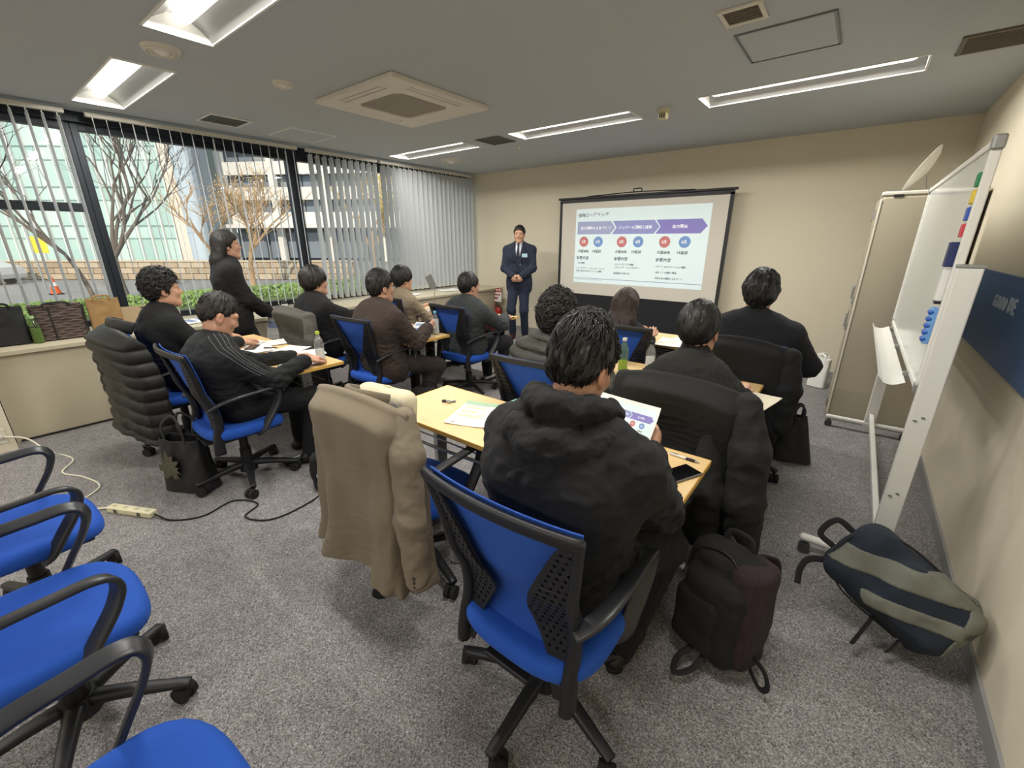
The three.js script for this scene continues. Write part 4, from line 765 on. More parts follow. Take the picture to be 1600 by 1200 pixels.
// ---------- projection screen with the slide ----------
const GL = { ロ: '12 82 88 18 12', ー: '15 85', ド: '20 29/23 74/60 71/80 91', マ: '12 82 45/34 57', ッ: '24 35/44 55/83 77 39', プ: '12 72 38/81 92 83 74 81', 研: '02 42/22 05/13 19 49 45 15/52 92/62 68 49/82 89/55 95', 修: '20 04/12 19/33 37/50 36/53 83 48/54 88/84 65/86 57/89 59', 自: '40 32/12 72 79 19 12/14 74/16 76', 己: '12 82 85 15/15 18 88 86', 理: '01 41/04 44/08 48/21 28/51 91 95 55 51/53 93/71 79/57 97/49 99', 解: '20 02/02 42 49/02 09/04 44/06 46/51 91 94/71 54/56 96/48 98/75 79', の: '53 38 16 33 63 85 59', 土: '24 74/51 59/09 99', 台: '50 14 84/73 95/26 76 79 29 26', づ: '13 73 86 59/71 82/83 94', く: '61 25 69', り: '21 24/71 75 49', メ: '80 19/23 77', ン: '12 34/17 49 82', バ: '32 08/52 88/70 81/82 93', と: '30 44/72 24 27 79', 連: '02 13/05 14 17 09 99/31 91/61 68/43 83 86 46 43/45 85/37 87', 携: '03 33/20 29 18/06 34/42 92/50 41/52 56/44 84/46 86/47 87/58 49/57 87 79', 能: '20 03 43/33 44/05 45 49/05 09/07 47/60 64 94/82 63/65 69 99/87 67', 力: '13 83 79 58/40 44 09', 開: '00 09/00 40 44 04/02 42/90 99/90 50 54 94/52 92/36 76/35 39/65 69/27 87', 発: '12 42 06/60 97/35 75/27 87/45 47 29/65 69 99', 月: '20 70 79 58/20 25 09/23 73/26 76', 対: '20 23/03 43/33 09/14 48/53 93/80 89 68/55 66', 面: '00 90/50 32/13 83 89 19 13/33 39/63 69/35 65/37 67', 談: '11 31/03 43/15 35/16 36/17 37 39 19 17/70 54/50 62/90 82/72 94/75 59/55 66/95 86/77 99', 学: '10 22/40 42/80 63/04 03 93 94/25 65 46/46 49 28/07 97', 習: '00 40 43/11 22/03 43/50 90 93/61 72/53 93/44 25/25 75 79 29 25/27 77', 内: '12 82 89/12 19/50 27/53 77', 容: '50 51/02 01 91 93/32 14/62 83/53 17/53 97/37 77 79 39 37', タ: '40 05/31 81 29/34 66', イ: '70 14/42 49', コ: '12 82 88 18', ミ: '21 73/14 76/17 89', ュ: '34 64 69/29 79', ニ: '22 72/08 98', ケ: '30 04/22 92/62 29', シ: '11 32/04 25/19 59 82', ョ: '34 74 79 39/36 66', ベ: '06 33 98/60 71/82 93', ス: '12 72 19/46 89', モ: '12 72/05 95/42 48 88', チ: '71 12/04 94/43 56 29', '・': '55 56' };
function jp(g, s, x, y, size, lw) {
  g.lineWidth = lw; g.lineCap = 'round'; g.lineJoin = 'round'; g.strokeStyle = g.fillStyle;
  for (const ch of s) {
    if (GL[ch]) { for (const st of GL[ch].split('/')) { g.beginPath(); st.split(' ').forEach((p, i) => { const X = x + (+p[0] + .5) / 10.5 * size, Y = y - size + (+p[1] + .5) / 10.5 * size; i ? g.lineTo(X, Y) : g.moveTo(X, Y); }); g.stroke(); } x += size * 1.02; }
    else { g.font = `bold ${size * 1.05}px sans-serif`; g.fillText(ch, x, y - size * .08); x += g.measureText(ch).width; }
  }
}
function drawSlide(g, w, h) {
  const k = w / 1280; g.save(); g.scale(k, k);
  g.fillStyle = '#dfeef0'; g.fillRect(0, 0, 1280, 720);
  g.fillStyle = '#4a5058'; jp(g, '研修ロードマップ', 26, 78, 40, 4);
  const arrow = (x0, x1, c, first, s, tx) => { g.fillStyle = c; g.beginPath(); g.moveTo(x0, 120); g.lineTo(x1 - 50, 120); g.lineTo(x1, 180); g.lineTo(x1 - 50, 240); g.lineTo(x0, 240); if (!first) g.lineTo(x0 + 42, 180); g.closePath(); g.fill(); g.fillStyle = '#f4f4fb'; jp(g, s, tx, 196, 32, 4); };
  arrow(22, 430, '#a3a8c8', true, '自己理解の土台づくり', 60); arrow(400, 855, '#9497c6', false, 'メンバーの理解と連携', 462); arrow(822, 1262, '#8a82c0', false, '能力開発', 970);
  [[100, '1月', 0], [258, '2月', 1], [506, '3月', 0], [668, '4月', 1], [915, '5月', 0], [1090, '6月', 1]].forEach(([x, s, b]) => { g.fillStyle = b ? '#7898c8' : '#c27a7a'; g.beginPath(); g.arc(x, 312, 50, 0, 7); g.fill(); g.fillStyle = '#f6f4f4'; jp(g, s, x - 28, 328, 32, 4); g.fillStyle = '#50555e'; jp(g, b ? 'FB面談' : '対面研修', x - 58, 418, 29, 3.4); });
  g.fillStyle = '#50555e'; for (const x of [25, 440, 850]) jp(g, '学習内容', x, 488, 34, 4);
  const b = (s, x, y) => jp(g, s, x, y, 19, 2.2);
  b('・自己理解', 25, 530); b('・ベースタイプ・コミュニケーション', 18, 582); b('内容と自己のモチベーション理解', 26, 610);
  b('・メンバータイプの理解', 432, 532); b('コミュニケーションのスケール', 455, 560); b('・連携面談に内容と対応', 425, 618);
  b('・タイプ別のモチベーション理解', 845, 540); b('・能力レベルの理解と開発', 842, 592); b('・内容の自己理解と土台づくり', 838, 645);
  g.fillStyle = '#5b6f96'; g.fillRect(0, 672, 1280, 4); g.fillStyle = '#8a97a8'; g.fillRect(20, 686, 300, 3);
  g.restore();
}
{
  const t = thing('projection_screen', 'free-standing projection screen showing a purple roadmap slide', 'projection screen', [-2.52, 0, -5.95]);
  const w = 2.42, b = .045;
  obj('screen_cloth', bx(w - 2 * b, 1.32, .004, 0, 1.415, 0), S(0xcfc9bd, .9), t);
  for (const s of [-1, 1]) obj('black_border', bx(b, 1.9, .005, s * (w / 2 - b / 2), 1.14, 0), M.blkSoft, t);
  obj('black_border', bx(w, .045, .005, 0, 2.09, 0), M.blkSoft, t);
  obj('black_drop', bx(w - 2 * b, .57, .005, 0, .475, 0), S(0x1b1c1f, .9), t);
  obj('top_bar', bx(w + .06, .03, .035, 0, 2.128, 0, .01), M.blk, t);
  obj('hanger', [tube([[-.75, 2.145, 0], [-.06, 2.165, .0], [.06, 2.165, 0], [.75, 2.145, 0]], .008, 30, 6), tube([[-.05, 2.16, 0], [-.055, 2.2, 0], [.0, 2.205, 0], [.055, 2.2, 0], [.05, 2.16, 0]], .007, 30, 6)], M.blk, t);
  obj('base_case', bx(w + .1, .12, .13, 0, .12, -.01, .03), M.blk, t);
  for (const s of [-1, 1]) obj('stand_foot', bx(.06, .06, .24, s * .95, .03, 0, .015), M.blk, t);
  const st = canvas(1280, 720, drawSlide);
  const sl = obj('slide_screen_image', bx(1.905, 1.05, .002, .03, 1.455, .004), S(0xffffff, .9, { map: st, emissiveMap: st, emissive: new THREE.Color(1, 1, 1), emissiveIntensity: .13 }), t);
  const uv = sl.geometry.attributes.uv, p = sl.geometry.attributes.position; for (let i = 0; i < uv.count; i++) uv.setXY(i, (p.getX(i) - .03) / 1.905 + .5, (p.getY(i) - 1.455) / 1.05 + .5);
}
// ---------- cabinet, whiteboard, wall sign ----------
{
  const t = thing('steel_cabinet', 'tall beige steel cabinet behind the whiteboard', 'cabinet', [.335, 0, -5.05]), cm = S(0xa8a08c, .55), w = .58, d = .9, h = 1.9;
  obj('body', bx(w, h - .05, d, 0, (h - .05) / 2 + .03, 0, .03), cm, t);
  obj('plinth', bx(w - .04, .04, d - .04, 0, .02, 0), M.greyPlastic, t);
  obj('top_rim', bx(w + .006, .03, d + .006, 0, h - .012, 0, .01), M.offwhite, t);
  obj('corner_trim', [bx(.014, h - .1, .014, -w / 2 + .002, h / 2, d / 2 - .002, .005)], M.offwhite, t);
  for (const s of [-1, 1]) for (const [y0, y1] of [[.06, .95], [.97, 1.84]]) { const dr = obj('door', bx(.018, y1 - y0, d / 2 - .01, -w / 2 - .01, (y0 + y1) / 2, s * d / 4, .004), cm, t); obj('handle', [bx(.02, .11, .018, -w / 2 - .03, y0 > .5 ? 1.1 : .84, s * .06, .005)], M.steel, dr); for (const y of [y0 + .1, y1 - .1]) obj('hinge', cyl(.008, .008, .06, -w / 2 - .02, y, s * (d / 2 - .01), 10), M.steel, dr); }
  obj('label_plate', bx(.06, .02, .003, -w / 2 + .1, h - .03, d / 2 + .004), M.blk, t);
}
{
  const t = thing('paper_fan', 'white round fan-like dish on top of the cabinet', 'fan', [.2, 1.9, -4.92], -.12);
  obj('disc', rotg(new THREE.LatheGeometry([[0, 0], [.06, .004], [.12, .018], [.16, .04], [.162, .046], [.12, .026], [.06, .012], [0, .008]].map(([x, y]) => new THREE.Vector2(x, y)), 36), 0, 0, 1.08).scale(1.1, 1.1, 1.1).translate(.09, .16, 0), M.white, t);
  obj('stand_wire', [tube([[.12, .0, .0], [.1, .07, 0], [.09, .13, 0]], .003, 10, 6), tube([[.3, .0, 0], [.24, .16, 0], [.16, .3, 0]], .003, 10, 6), tube([[.12, .003, 0], [.22, .003, .06], [.3, .003, 0]], .003, 10, 6)], M.steel, t);
}
{
  const t = thing('whiteboard', 'mobile whiteboard on a white wheeled stand by the right wall', 'whiteboard', [.33, 0, -3.41]);
  const L = 1.98, y0 = .95, y1 = 1.88;
  obj('board', bx(.016, y1 - y0, L, -.02, (y0 + y1) / 2, 0, .003), S(0xd9dcd8, .16), t);
  for (const y of [y0, y1]) obj('frame_rail', bx(.03, .028, L + .02, -.02, y, 0, .006), M.whitePaint, t);
  for (const s of [-1, 1]) {
    obj('frame_rail', bx(.03, y1 - y0, .028, -.02, (y0 + y1) / 2, s * L / 2, .006), M.whitePaint, t);
    for (const y of [y0, y1]) obj('corner_cap', bx(.036, .05, .05, -.02, y, s * L / 2, .008), M.steel, t);
    const z = s * (L / 2 + .03);
    const p = obj('post', bx(.075, 1.4, .035, .01, .75, z, .006), M.whitePaint, t);
    obj('post_cap', bx(.08, .014, .04, .01, 1.455, z, .004), M.steel, p);
    obj('bolt_hole', [.16, .45, .82].flatMap((y) => [cyl(.007, .007, .004, -.006, y, z + .0175, 10), cyl(.007, .007, .004, .016, y + .018, z + .0175, 10)].map((g) => g)).map((g) => g), M.aluDark, p);
    const f = obj('foot', rotg(new THREE.CapsuleGeometry(.02, .52, 4, 12), 0, 0, Math.PI / 2).translate(-.01, .085, z), M.whitePaint, t);
    for (const q of [-1, 1]) obj('caster', [rotg(cyl(.026, .026, .02, 0, 0, 0, 16), Math.PI / 2).translate(-.01 + q * .25, .027, z + .012), rotg(cyl(.026, .026, .02, 0, 0, 0, 16), Math.PI / 2).translate(-.01 + q * .25, .027, z - .012), cyl(.008, .008, .04, -.01 + q * .25, .06, z, 8)], M.greyPlastic, f);
  }
  obj('crossbar', bx(.03, .04, L + .04, .01, .16, 0, .008), M.whitePaint, t);
  obj('tray', shell((u, v) => [lerp(-.05, -.15, v), .93 - .02 * Math.sin(v * 3) + (v > .85 ? (v - .85) * .12 : 0), lerp(-.85, .85, u)], 4, 12, .004), M.whitePaint, t);
  obj('tray_bracket', [-.7, 0, .7].map((z) => bx(.03, .03, .02, -.04, .935, z)), M.steel, t);
  const z0 = -3.41 + L / 2 - .06;
  const mag = (name, label, c, y, h, w, d = .012) => tag(obj(name, bx(d, h, w, .30 - d / 2 + .0015, y, z0 - w / 2 + .03, .004), S(c, .45)), label, name.replace('whiteboard_', ''), 'magnets and tools on the whiteboard');
  mag('magnet', 'green magnet at the top of the whiteboard', 0x1f7a46, 1.765, .05, .05); mag('magnet', 'yellow magnet below the green one on the whiteboard', 0xd9be3d, 1.705, .05, .05); mag('magnet', 'blue magnet below the yellow one on the whiteboard', 0x2b53a8, 1.645, .05, .05); mag('magnet', 'red magnet lowest of four on the whiteboard', 0xc63a46, 1.585, .05, .05);
  mag('eraser', 'navy whiteboard eraser below the red magnet', 0x232f5e, 1.495, .095, .055, .03);
  const e = thing('eraser', 'white eraser block hanging on the whiteboard', 'eraser', [.288, 1.375, z0 + .002], 0, 'magnets and tools on the whiteboard'); obj('handle', bx(.022, .125, .05, 0, 0, 0, .005), M.white, e); obj('pad', bx(.02, .012, .05, 0, -.068, 0, .002), M.blk, e);
  const pb = thing('marker_box', 'blue ribbed marker box on the whiteboard edge', 'box', [.288, 1.21, z0 + .002], 0, 'magnets and tools on the whiteboard'); obj('case', bx(.022, .15, .055, 0, 0, 0, .004), S(0x6fa1d8, .5), pb); for (let k = 0; k < 5; k++) obj('marker', rotg(new THREE.CapsuleGeometry(.011, .03, 3, 8), Math.PI / 2).translate(-.008, -.056 + k * .028, .005), S(0x2455ac, .45), pb);
}
{
  const t = thing('wall_sign', 'long dark blue sign band on the right wall', 'sign', [RX - .006, 1.165, -2.95]);
  obj('panel', bx(.012, .43, 3.5, 0, 0, 0, .003), S(0x3a6296, .55), t);
  const { FontLoader } = await import('three/addons/loaders/FontLoader.js'), { TextGeometry } = await import('three/addons/geometries/TextGeometry.js');
  const font = await new FontLoader().loadAsync('fonts/droid/droid_sans_bold.typeface.json');
  let z = -.53; for (const [ch, s] of [['G', .062], ['O', .062], ['O', .062], ['D', .062], [' ', .03], ['D', .075], ['E', .075]]) { if (ch === ' ') { z += .02; continue; } const g = new TextGeometry(ch, { font, size: s, depth: .004, curveSegments: 6, bevelEnabled: false }); g.computeBoundingBox(); const w = g.boundingBox.max.x; obj('letter', g.rotateY(-Math.PI / 2).translate(-.006, .045, z), S(0xb9c4cf, .5), t); z += w + .012; }
}
// ---------- bags on the floor ----------
function rbox(c, h, r, k, mat) { const f = (x, y, z) => { x = Math.abs(x - c[0]) - h[0] + r; y = Math.abs(y - c[1]) - h[1] + r; z = Math.abs(z - c[2]) - h[2] + r; return Math.hypot(Math.max(x, 0), Math.max(y, 0), Math.max(z, 0)) + Math.min(Math.max(x, y, z), 0) - r; }; f.lo = c.map((v, i) => v - h[i]); f.hi = c.map((v, i) => v + h[i]); f.k = k; return f; }
const soft = (f, a, s = 0) => { const g = (x, y, z) => { const d = f(x, y, z); return d > .05 ? d : d + a * (n3(x * 7 + s, y * 7, z * 7) + .4 * n3(x * 18, y * 18, z * 18 + s)); }; g.lo = f.lo; g.hi = f.hi; return g; };
const at = (t, rx, ry, rz) => { t.rotation.set(rx, ry, rz, 'YXZ'); return t; };
{
  const t = at(thing('backpack', 'black and maroon backpack standing beside the nearest table', 'backpack', [-.15, .01, -1.5]), -.1, -.35, .04);
  const dark = garment(0x131212), mar = garment(0x2c1d23), wb = S(0x141414, .8);
  const sh = (x, y, z) => .145 - .02 * sstep(.3, .46, y);
  obj('body', fieldGeo(soft(field([rbox([0, .225, 0], [.145, .225, .085], .07, .03), rbox([0, .19, .08], [.12, .17, .05], .045, .02)], .03), .006, 1), .009), dark, t);
  obj('side_panel', fieldGeo(soft(field([rbox([.095, .235, .005], [.058, .21, .09], .045, .02)], .02), .005, 2), .009), mar, t);
  obj('front_pocket', fieldGeo(soft(field([rbox([-.03, .16, .1], [.095, .12, .045], .04, .02)], .02), .004, 3), .009), dark, t);
  obj('zip', [tube([[-.12, .3, .105], [-.1, .41, .075], [0, .445, .06], [.06, .42, .075], [.07, .3, .11]], .004, 40, 6)], S(0x0d0d0d, .5), t);
  obj('shoulder_strap', [-1, 1].map((s) => sweep([[s * .06, .43, -.07], [s * .08, .4, -.13], [s * .09, .25, -.135], [s * .1, .1, -.1], [s * .11, .03, -.08]], .055, .014, { up: V(0, 0, 1), seg: 30 })), mar, t);
  obj('handle', sweep([[-.05, .44, -.03], [-.04, .49, -.03], [.04, .49, -.03], [.05, .44, -.03]], .022, .008, { up: V(0, 0, 1), seg: 20 }), wb, t);
  obj('strap_end', [sweep([[.14, .1, .02], [.2, .09, .04], [.225, .05, .05], [.2, .015, .04], [.14, .05, .02]], .02, .005, { up: V(0, 0, 1), seg: 24 }), sweep([[-.02, .05, .12], [-.03, .02, .2], [0, .008, .25], [.03, .02, .2], [.03, .05, .12]], .022, .006, { up: V(0, 1, 0), seg: 24 })], wb, t);
}
{
  const t = at(thing('backpack', 'navy and grey backpack leaning against the right wall', 'backpack', [.56, .135, -1.98]), -.3, .12, 1.0);
  const navy = garment(0x1c2430), grey = garment(0x6d6e63), wb = S(0x151516, .8);
  const body = soft(field([rbox([0, .215, -.01], [.15, .225, .09], .075, .03), rbox([.01, .16, .085], [.12, .14, .05], .05, .05)], .04), .007, 4);
  obj('body', fieldGeo(body, .009), navy, t);
  const panel = (nx, ny, c, w, lo) => { const f = (x, y, z) => smax(smax(body(x, y, z) - .0045, Math.abs(x * nx + y * ny - c) - w, .006), lo - z, .006); f.lo = body.lo; f.hi = body.hi; return fieldGeo(f, .007); };
  obj('grey_panel', panel(.86, .5, .185, .042, .01), grey, t); obj('grey_panel', panel(.86, .5, .06, .03, .09), grey, t); obj('grey_panel', panel(-.3, .95, .0, .05, -.02), grey, t);
  obj('zip', tube([[-.146, .1, .03], [-.146, .34, .03], [-.08, .43, .02], [.08, .43, .02], [.146, .34, .03], [.146, .1, .03]], .004, 60, 6), S(0x0e0e10, .5), t);
  obj('handle', sweep([[-.05, .43, -.05], [-.045, .5, -.05], [.045, .5, -.05], [.05, .43, -.05]], .024, .008, { up: V(0, 0, 1), seg: 24 }), wb, t);
  obj('strap', [sweep([[-.1, .42, .0], [-.15, .47, .02], [-.2, .47, .05], [-.25, .44, .07]], .028, .006, { up: V(0, 0, 1), seg: 20 }), sweep([[-.14, .2, .05], [-.2, .2, .09], [-.26, .2, .13]], .028, .006, { up: V(0, 1, 0), seg: 16 }), sweep([[-.14, .1, .06], [-.18, .1, .08], [-.2, .11, .1]], .02, .006, { up: V(0, 1, 0), seg: 12 })], wb, t);
}
function tote(o) {
  const t = at(thing('tote_bag', o.label, 'bag', o.at), o.rx ?? 0, o.ry ?? 0, 0), { w, h, d } = o, tw2 = o.topW ?? w * .6, td = o.topD ?? d * .4;
  obj('bag_body', shell((u, v) => { const a = u * Math.PI * 2, c = Math.cos(a), s = Math.sin(a), q = Math.pow(Math.abs(c) ** 5 + Math.abs(s) ** 5, -.2), k = v < .12 ? sstep(0, 1, v / .12) * .15 + .85 : 1, yy = Math.max(0, (v - .12) / .88); const W = lerp(w, tw2, yy) * k * (v < .002 ? .01 : 1), D = lerp(d, td, Math.pow(yy, .8)) * k * (v < .002 ? .01 : 1); return [c * q * W / 2, .004 + (v < .12 ? 0 : yy * h) + (v < .12 ? v * .05 : 0) + n2(u * 6, v * 5) * .004 * v, s * q * D / 2 + n2(u * 9 + 3, v * 3) * (o.crump ?? .008) * yy]; }, 64, 30, -.004), o.mat, t);
  for (const s of o.handles ?? [-1, 1]) obj('handle', sweep([[-tw2 * .25, h * .95, s * td / 2], [-tw2 * .22, h + (o.hh ?? .1) * .7, s * td * .5], [0, h + (o.hh ?? .1), s * td * .3], [tw2 * .22, h + (o.hh ?? .1) * .7, s * td * .5], [tw2 * .25, h * .95, s * td / 2]], .018, .006, { up: V(0, 0, 1), seg: 30 }), o.hmat ?? o.mat, t);
  return t;
}
tote({ label: 'black tapered tote bag standing on the carpet by the far right chair', at: [-.12, 0, -3.52], ry: .2, w: .27, h: .34, d: .17, topW: .11, topD: .06, hh: .09, mat: S(0x26262a, .55) });
tote({ label: 'white paper carrier bag beside the steel cabinet', at: [-.1, 0, -5.62], ry: -.3, w: .17, h: .32, d: .1, topW: .17, topD: .09, hh: .06, crump: .003, mat: M.paper });
{
  const t = tote({ label: 'black shopping bag with a pale print beside the striped person\'s chair', at: [-3.16, 0, -.63], ry: .5, w: .33, h: .36, d: .16, topW: .28, topD: .1, hh: .16, mat: S(0x151517, .5) });
  const s = new THREE.Shape(); for (let i = 0; i <= 40; i++) { const a = i / 40 * Math.PI * 2, r = .065 + .03 * n2(Math.cos(a) * 2, Math.sin(a) * 2) + (a > 1 && a < 3 ? .02 * Math.sin(a * 9) : 0); i ? s.lineTo(Math.cos(a) * r, Math.sin(a) * r * 1.25) : s.moveTo(Math.cos(a) * r, Math.sin(a) * r * 1.25); }
  obj('print', extr(s, .002).translate(-.05, .19, .082), S(0x4f4a3c, .7), t);
}
{ // soft bags under the tables
  const b = (name, label, p, ry, h, c) => { const t = at(thing(name, label, 'bag', p), 0, ry, 0), m = garment(c); obj('bag_body', fieldGeo(soft(field([rbox([0, h[1], 0], h, Math.min(...h) * .7, .02)], .02), .008, p[0]), .011), m, t); obj('zip', tube([[-h[0] * .8, 2 * h[1] * .97, 0], [0, 2 * h[1] + .002, 0], [h[0] * .8, 2 * h[1] * .97, 0]], .004, 16, 6), M.blk, t); obj('handle', sweep([[-.06, 2 * h[1] - .01, .02], [-.05, 2 * h[1] + .06, .03], [.05, 2 * h[1] + .06, .03], [.06, 2 * h[1] - .01, .02]], .02, .008, { up: V(0, 0, 1), seg: 20 }), M.blk, t); return t; };
  b('shoulder_bag', 'dark brown bag on the floor by the brown jacket person', [-2.83, 0, -2.42], .4, [.19, .14, .08], 0x241e1a);
  b('shoulder_bag', 'brown leather bag on the floor beside the curly-haired person\'s chair', [-1.72, 0, -2.0], .9, [.12, .13, .06], 0x3d241c);
  const k = b('laptop_bag', 'black bag with a pale reflective stripe under the left table', [-2.42, 0, -1.28], 1.1, [.2, .13, .07], 0x131315);
  obj('stripe', bx(.34, .02, .004, 0, .13, .071), S(0xbfe0f2, .3), k);
  b('shoulder_bag', 'dark olive bag between the left table and the beige blazer', [-2.72, 0, -1.42], .2, [.17, .1, .1], 0x1c1a14);
}
{ // cream cushion on the chair under the blazer
  const t = at(thing('cushion', 'cream cushion standing behind the beige blazer on its chair', 'cushion', [-1.53, .47, -1.0]), -.12, .05, 0);
  obj('cover', fieldGeo(soft(field([rbox([0, .235, 0], [.17, .235, .055], .05, .03)], .03), .004, 9), .01), S(0xcfc4a4, .85), t);
  obj('piping', tube([[-.16, .05, .0], [-.165, .42, 0], [0, .47, 0], [.165, .42, 0], [.16, .05, 0]], .004, 40, 6), S(0xbfb390, .8), t);
}
// ---------- things on the tables ----------
const TT = .7205;
function sheetTex(fn, w = 362, h = 512) { return canvas(w, h, (g) => { g.fillStyle = '#ebe9e2'; g.fillRect(0, 0, w, h); fn?.(g, w, h); }); }
const lines = (c = '#9a9a98', col = 1) => (g, w, h) => { g.fillStyle = c; for (let y = 40; y < h - 40; y += 15) { if (Math.sin(y * 1.7) > .75) continue; g.fillRect(w * .1, y, w * (.45 + .33 * Math.abs(Math.sin(y * 3.1))), 4); } };
const txForm = sheetTex((g, w, h) => { lines('#8b8d88')(g, w, h); g.fillStyle = '#a8c3a4'; g.fillRect(0, 0, w, 80); g.fillStyle = '#d9d489'; for (const y of [130, 220, 310]) g.fillRect(w * .1, y, w * .6, 18); g.fillStyle = '#b49a9a'; g.fillRect(w * .12, h - 46, 40, 18); });
const txGreen = sheetTex((g, w, h) => { g.fillStyle = '#8fc7b2'; g.fillRect(0, 0, w, 120); g.fillStyle = '#2c6f5d'; g.fillRect(40, 40, 200, 20); lines()(g, w, h); });
const txText = sheetTex(lines()), txBlue = sheetTex((g, w, h) => { g.fillStyle = '#8fa6cf'; g.fillRect(20, 40, w - 40, 90); g.fillStyle = '#7d90bf'; g.fillRect(20, 200, w * .6, 120); lines('#a3a9b5')(g, w, h); });
const txSlide = canvas(512, 362, (g, w, h) => { g.fillStyle = '#eceae4'; g.fillRect(0, 0, w, h); g.save(); g.translate(14, 24); g.beginPath(); g.rect(0, 0, 484, 272); g.clip(); drawSlide(g, 484, 272); g.restore(); });
function sheet(name, label, tex, x, z, turn, { y = TT, w = .21, h = .297, n = 3, curl = .004, rx = 0, rz = 0, cat = 'paper' } = {}) {
  const m = S(0xffffff, .85, { map: tex });
  const g = shell((u, v) => [(u - .5) * w, curl * (Math.pow(Math.abs(u - .5) * 2, 2) + Math.pow(v, 6)) + .0008 * n, (.5 - v) * h], 10, 10, .0006 * n);
  const o = tag(obj(name, g, m), label, cat); o.position.set(x, y + .0008, z); o.rotation.set(rx, turn, rz, 'YXZ'); return o;
}
sheet('document', 'printed form with a green heading lying on the nearest table', txForm, -1.36, -1.44, .35);
sheet('document', 'green-topped leaflet partly under the form on the nearest table', txGreen, -1.24, -1.56, -.15, { n: 1, y: TT - .0004 });
sheet('handout', 'handout with a purple roadmap held by the person in the hooded top', txSlide, -.605, -1.42, -.12, { y: .88, w: .297, h: .21, rx: 1.0, n: 1, curl: .008 });
sheet('document', 'large cream envelope on the right end of the second table', canvas(256, 256, (g) => { g.fillStyle = '#ddd5bd'; g.fillRect(0, 0, 256, 256); }), -.335, -2.5, -.2, { n: 5, w: .26 });
sheet('document', 'white sheet under the cream envelope on the second table', txText, -.40, -2.47, .12, { y: TT - .0006, n: 1 });
sheet('document', 'printed sheet on the table in front of the screen', txText, -1.12, -3.62, .1);
sheet('document', 'opened booklet on the table in front of the screen', txText, -1.02, -3.8, -.2, { n: 5, w: .25, h: .18 });
sheet('document', 'white papers before the fluffy-haired person on the left table', txText, -3.92, -1.34, .15, { n: 4 });
sheet('document', 'printed sheet in the middle of the left table', txText, -3.62, -1.3, -.2, { n: 2 });
sheet('document', 'printed sheet under the striped person\'s hands', txText, -3.15, -1.38, .25, { n: 3 });
sheet('document', 'printed sheet near the far edge of the left table', txText, -3.4, -1.47, .4, { n: 2 });
sheet('document', 'loose white sheet at the far right of the left table', txText, -3.2, -1.5, -.35, { n: 1, y: TT + .002 });
sheet('document', 'folded white paper right of the fluffy-haired person', txText, -3.78, -1.47, -.3, { n: 3 });
sheet('document', 'blue printed leaflet beside the green-capped bottle', txBlue, -2.98, -1.38, -.5, { n: 2, y: TT + .001 });
sheet('document', 'sheet with a blue picture held by the brown jacket person', txBlue, -3.0, -2.5, .5, { y: .775, rx: .25, n: 1 });
sheet('document', 'white sheet on the second left table by the wall side', txText, -3.7, -2.45, .1);
sheet('document', 'white papers on the far left table by the window', txText, -4.05, -3.55, -.1, { n: 3 });
sheet('document', 'white papers on the far left table before the grey jumper', txText, -3.25, -3.6, .15, { n: 2 });
sheet('document', 'papers hanging from the standing person\'s hands', txBlue, -4.6, -1.93, .5, { y: .72, rx: 1.25, n: 3 });
{ // keys
  const t = thing('key_bunch', 'bunch of keys lying on the nearest table', 'keys', [-1.575, TT, -1.49], .4);
  obj('key', [bx(.035, .004, .012, 0, .003, 0, .001), cyl(.013, .013, .004, -.025, .003, 0, 16)], M.aluDark, t); obj('key', rotg(join([bx(.03, .004, .01, 0, .006, 0, .001), cyl(.011, .011, .004, -.022, .006, 0, 16)]), 0, .9, 0), M.steel, t);
  obj('key_ring', rotg(new THREE.TorusGeometry(.014, .0015, 6, 20), Math.PI / 2 - .3).translate(-.02, .008, .01), M.alu, t); obj('fob', bx(.022, .012, .018, -.045, .007, .012, .004), M.blk, t);
}
{
  const t = thing('smartphone', 'black smartphone lying by the elbow of the person in the hooded top', 'phone', [-.37, TT, -1.475], -.45);
  obj('case', bx(.082, .009, .165, 0, .0047, 0, .004), S(0x6e6a60, .5), t); obj('screen', bx(.075, .002, .156, 0, .0096, 0, .001), S(0x0b0b0d, .12), t);
}
function pen(label, x, z, turn, c, c2, y = TT) { const t = thing('pen', label, 'pen', [x, y + .0056, z], turn); obj('barrel', rotg(cyl(.0055, .0055, .1, 0, 0, 0, 12), 0, 0, Math.PI / 2), S(c, .4), t); obj('tip', rotg(cyl(.0055, .001, .018, 0, 0, 0, 12), 0, 0, Math.PI / 2).translate(.059, 0, 0), M.alu, t); obj('grip', rotg(cyl(.0058, .0058, .035, 0, 0, 0, 12), 0, 0, Math.PI / 2).translate(.033, 0, 0), S(c2, .6), t); obj('clip', bx(.035, .002, .003, -.03, .0065, 0), M.alu, t); }
pen('white pen with a black grip near the smartphone', -.4, -1.615, -.05, 0xd8d6d0, 0x18181a); pen('dark pen on papers of the left table', -3.58, -1.42, .7, 0x2a1414, 0x101012, TT + .004); pen('black pen on the second left table', -3.02, -2.63, -.5, 0x141416, 0x202022); pen('black pen on the far left table', -3.3, -3.5, .6, 0x141416, 0x202022);
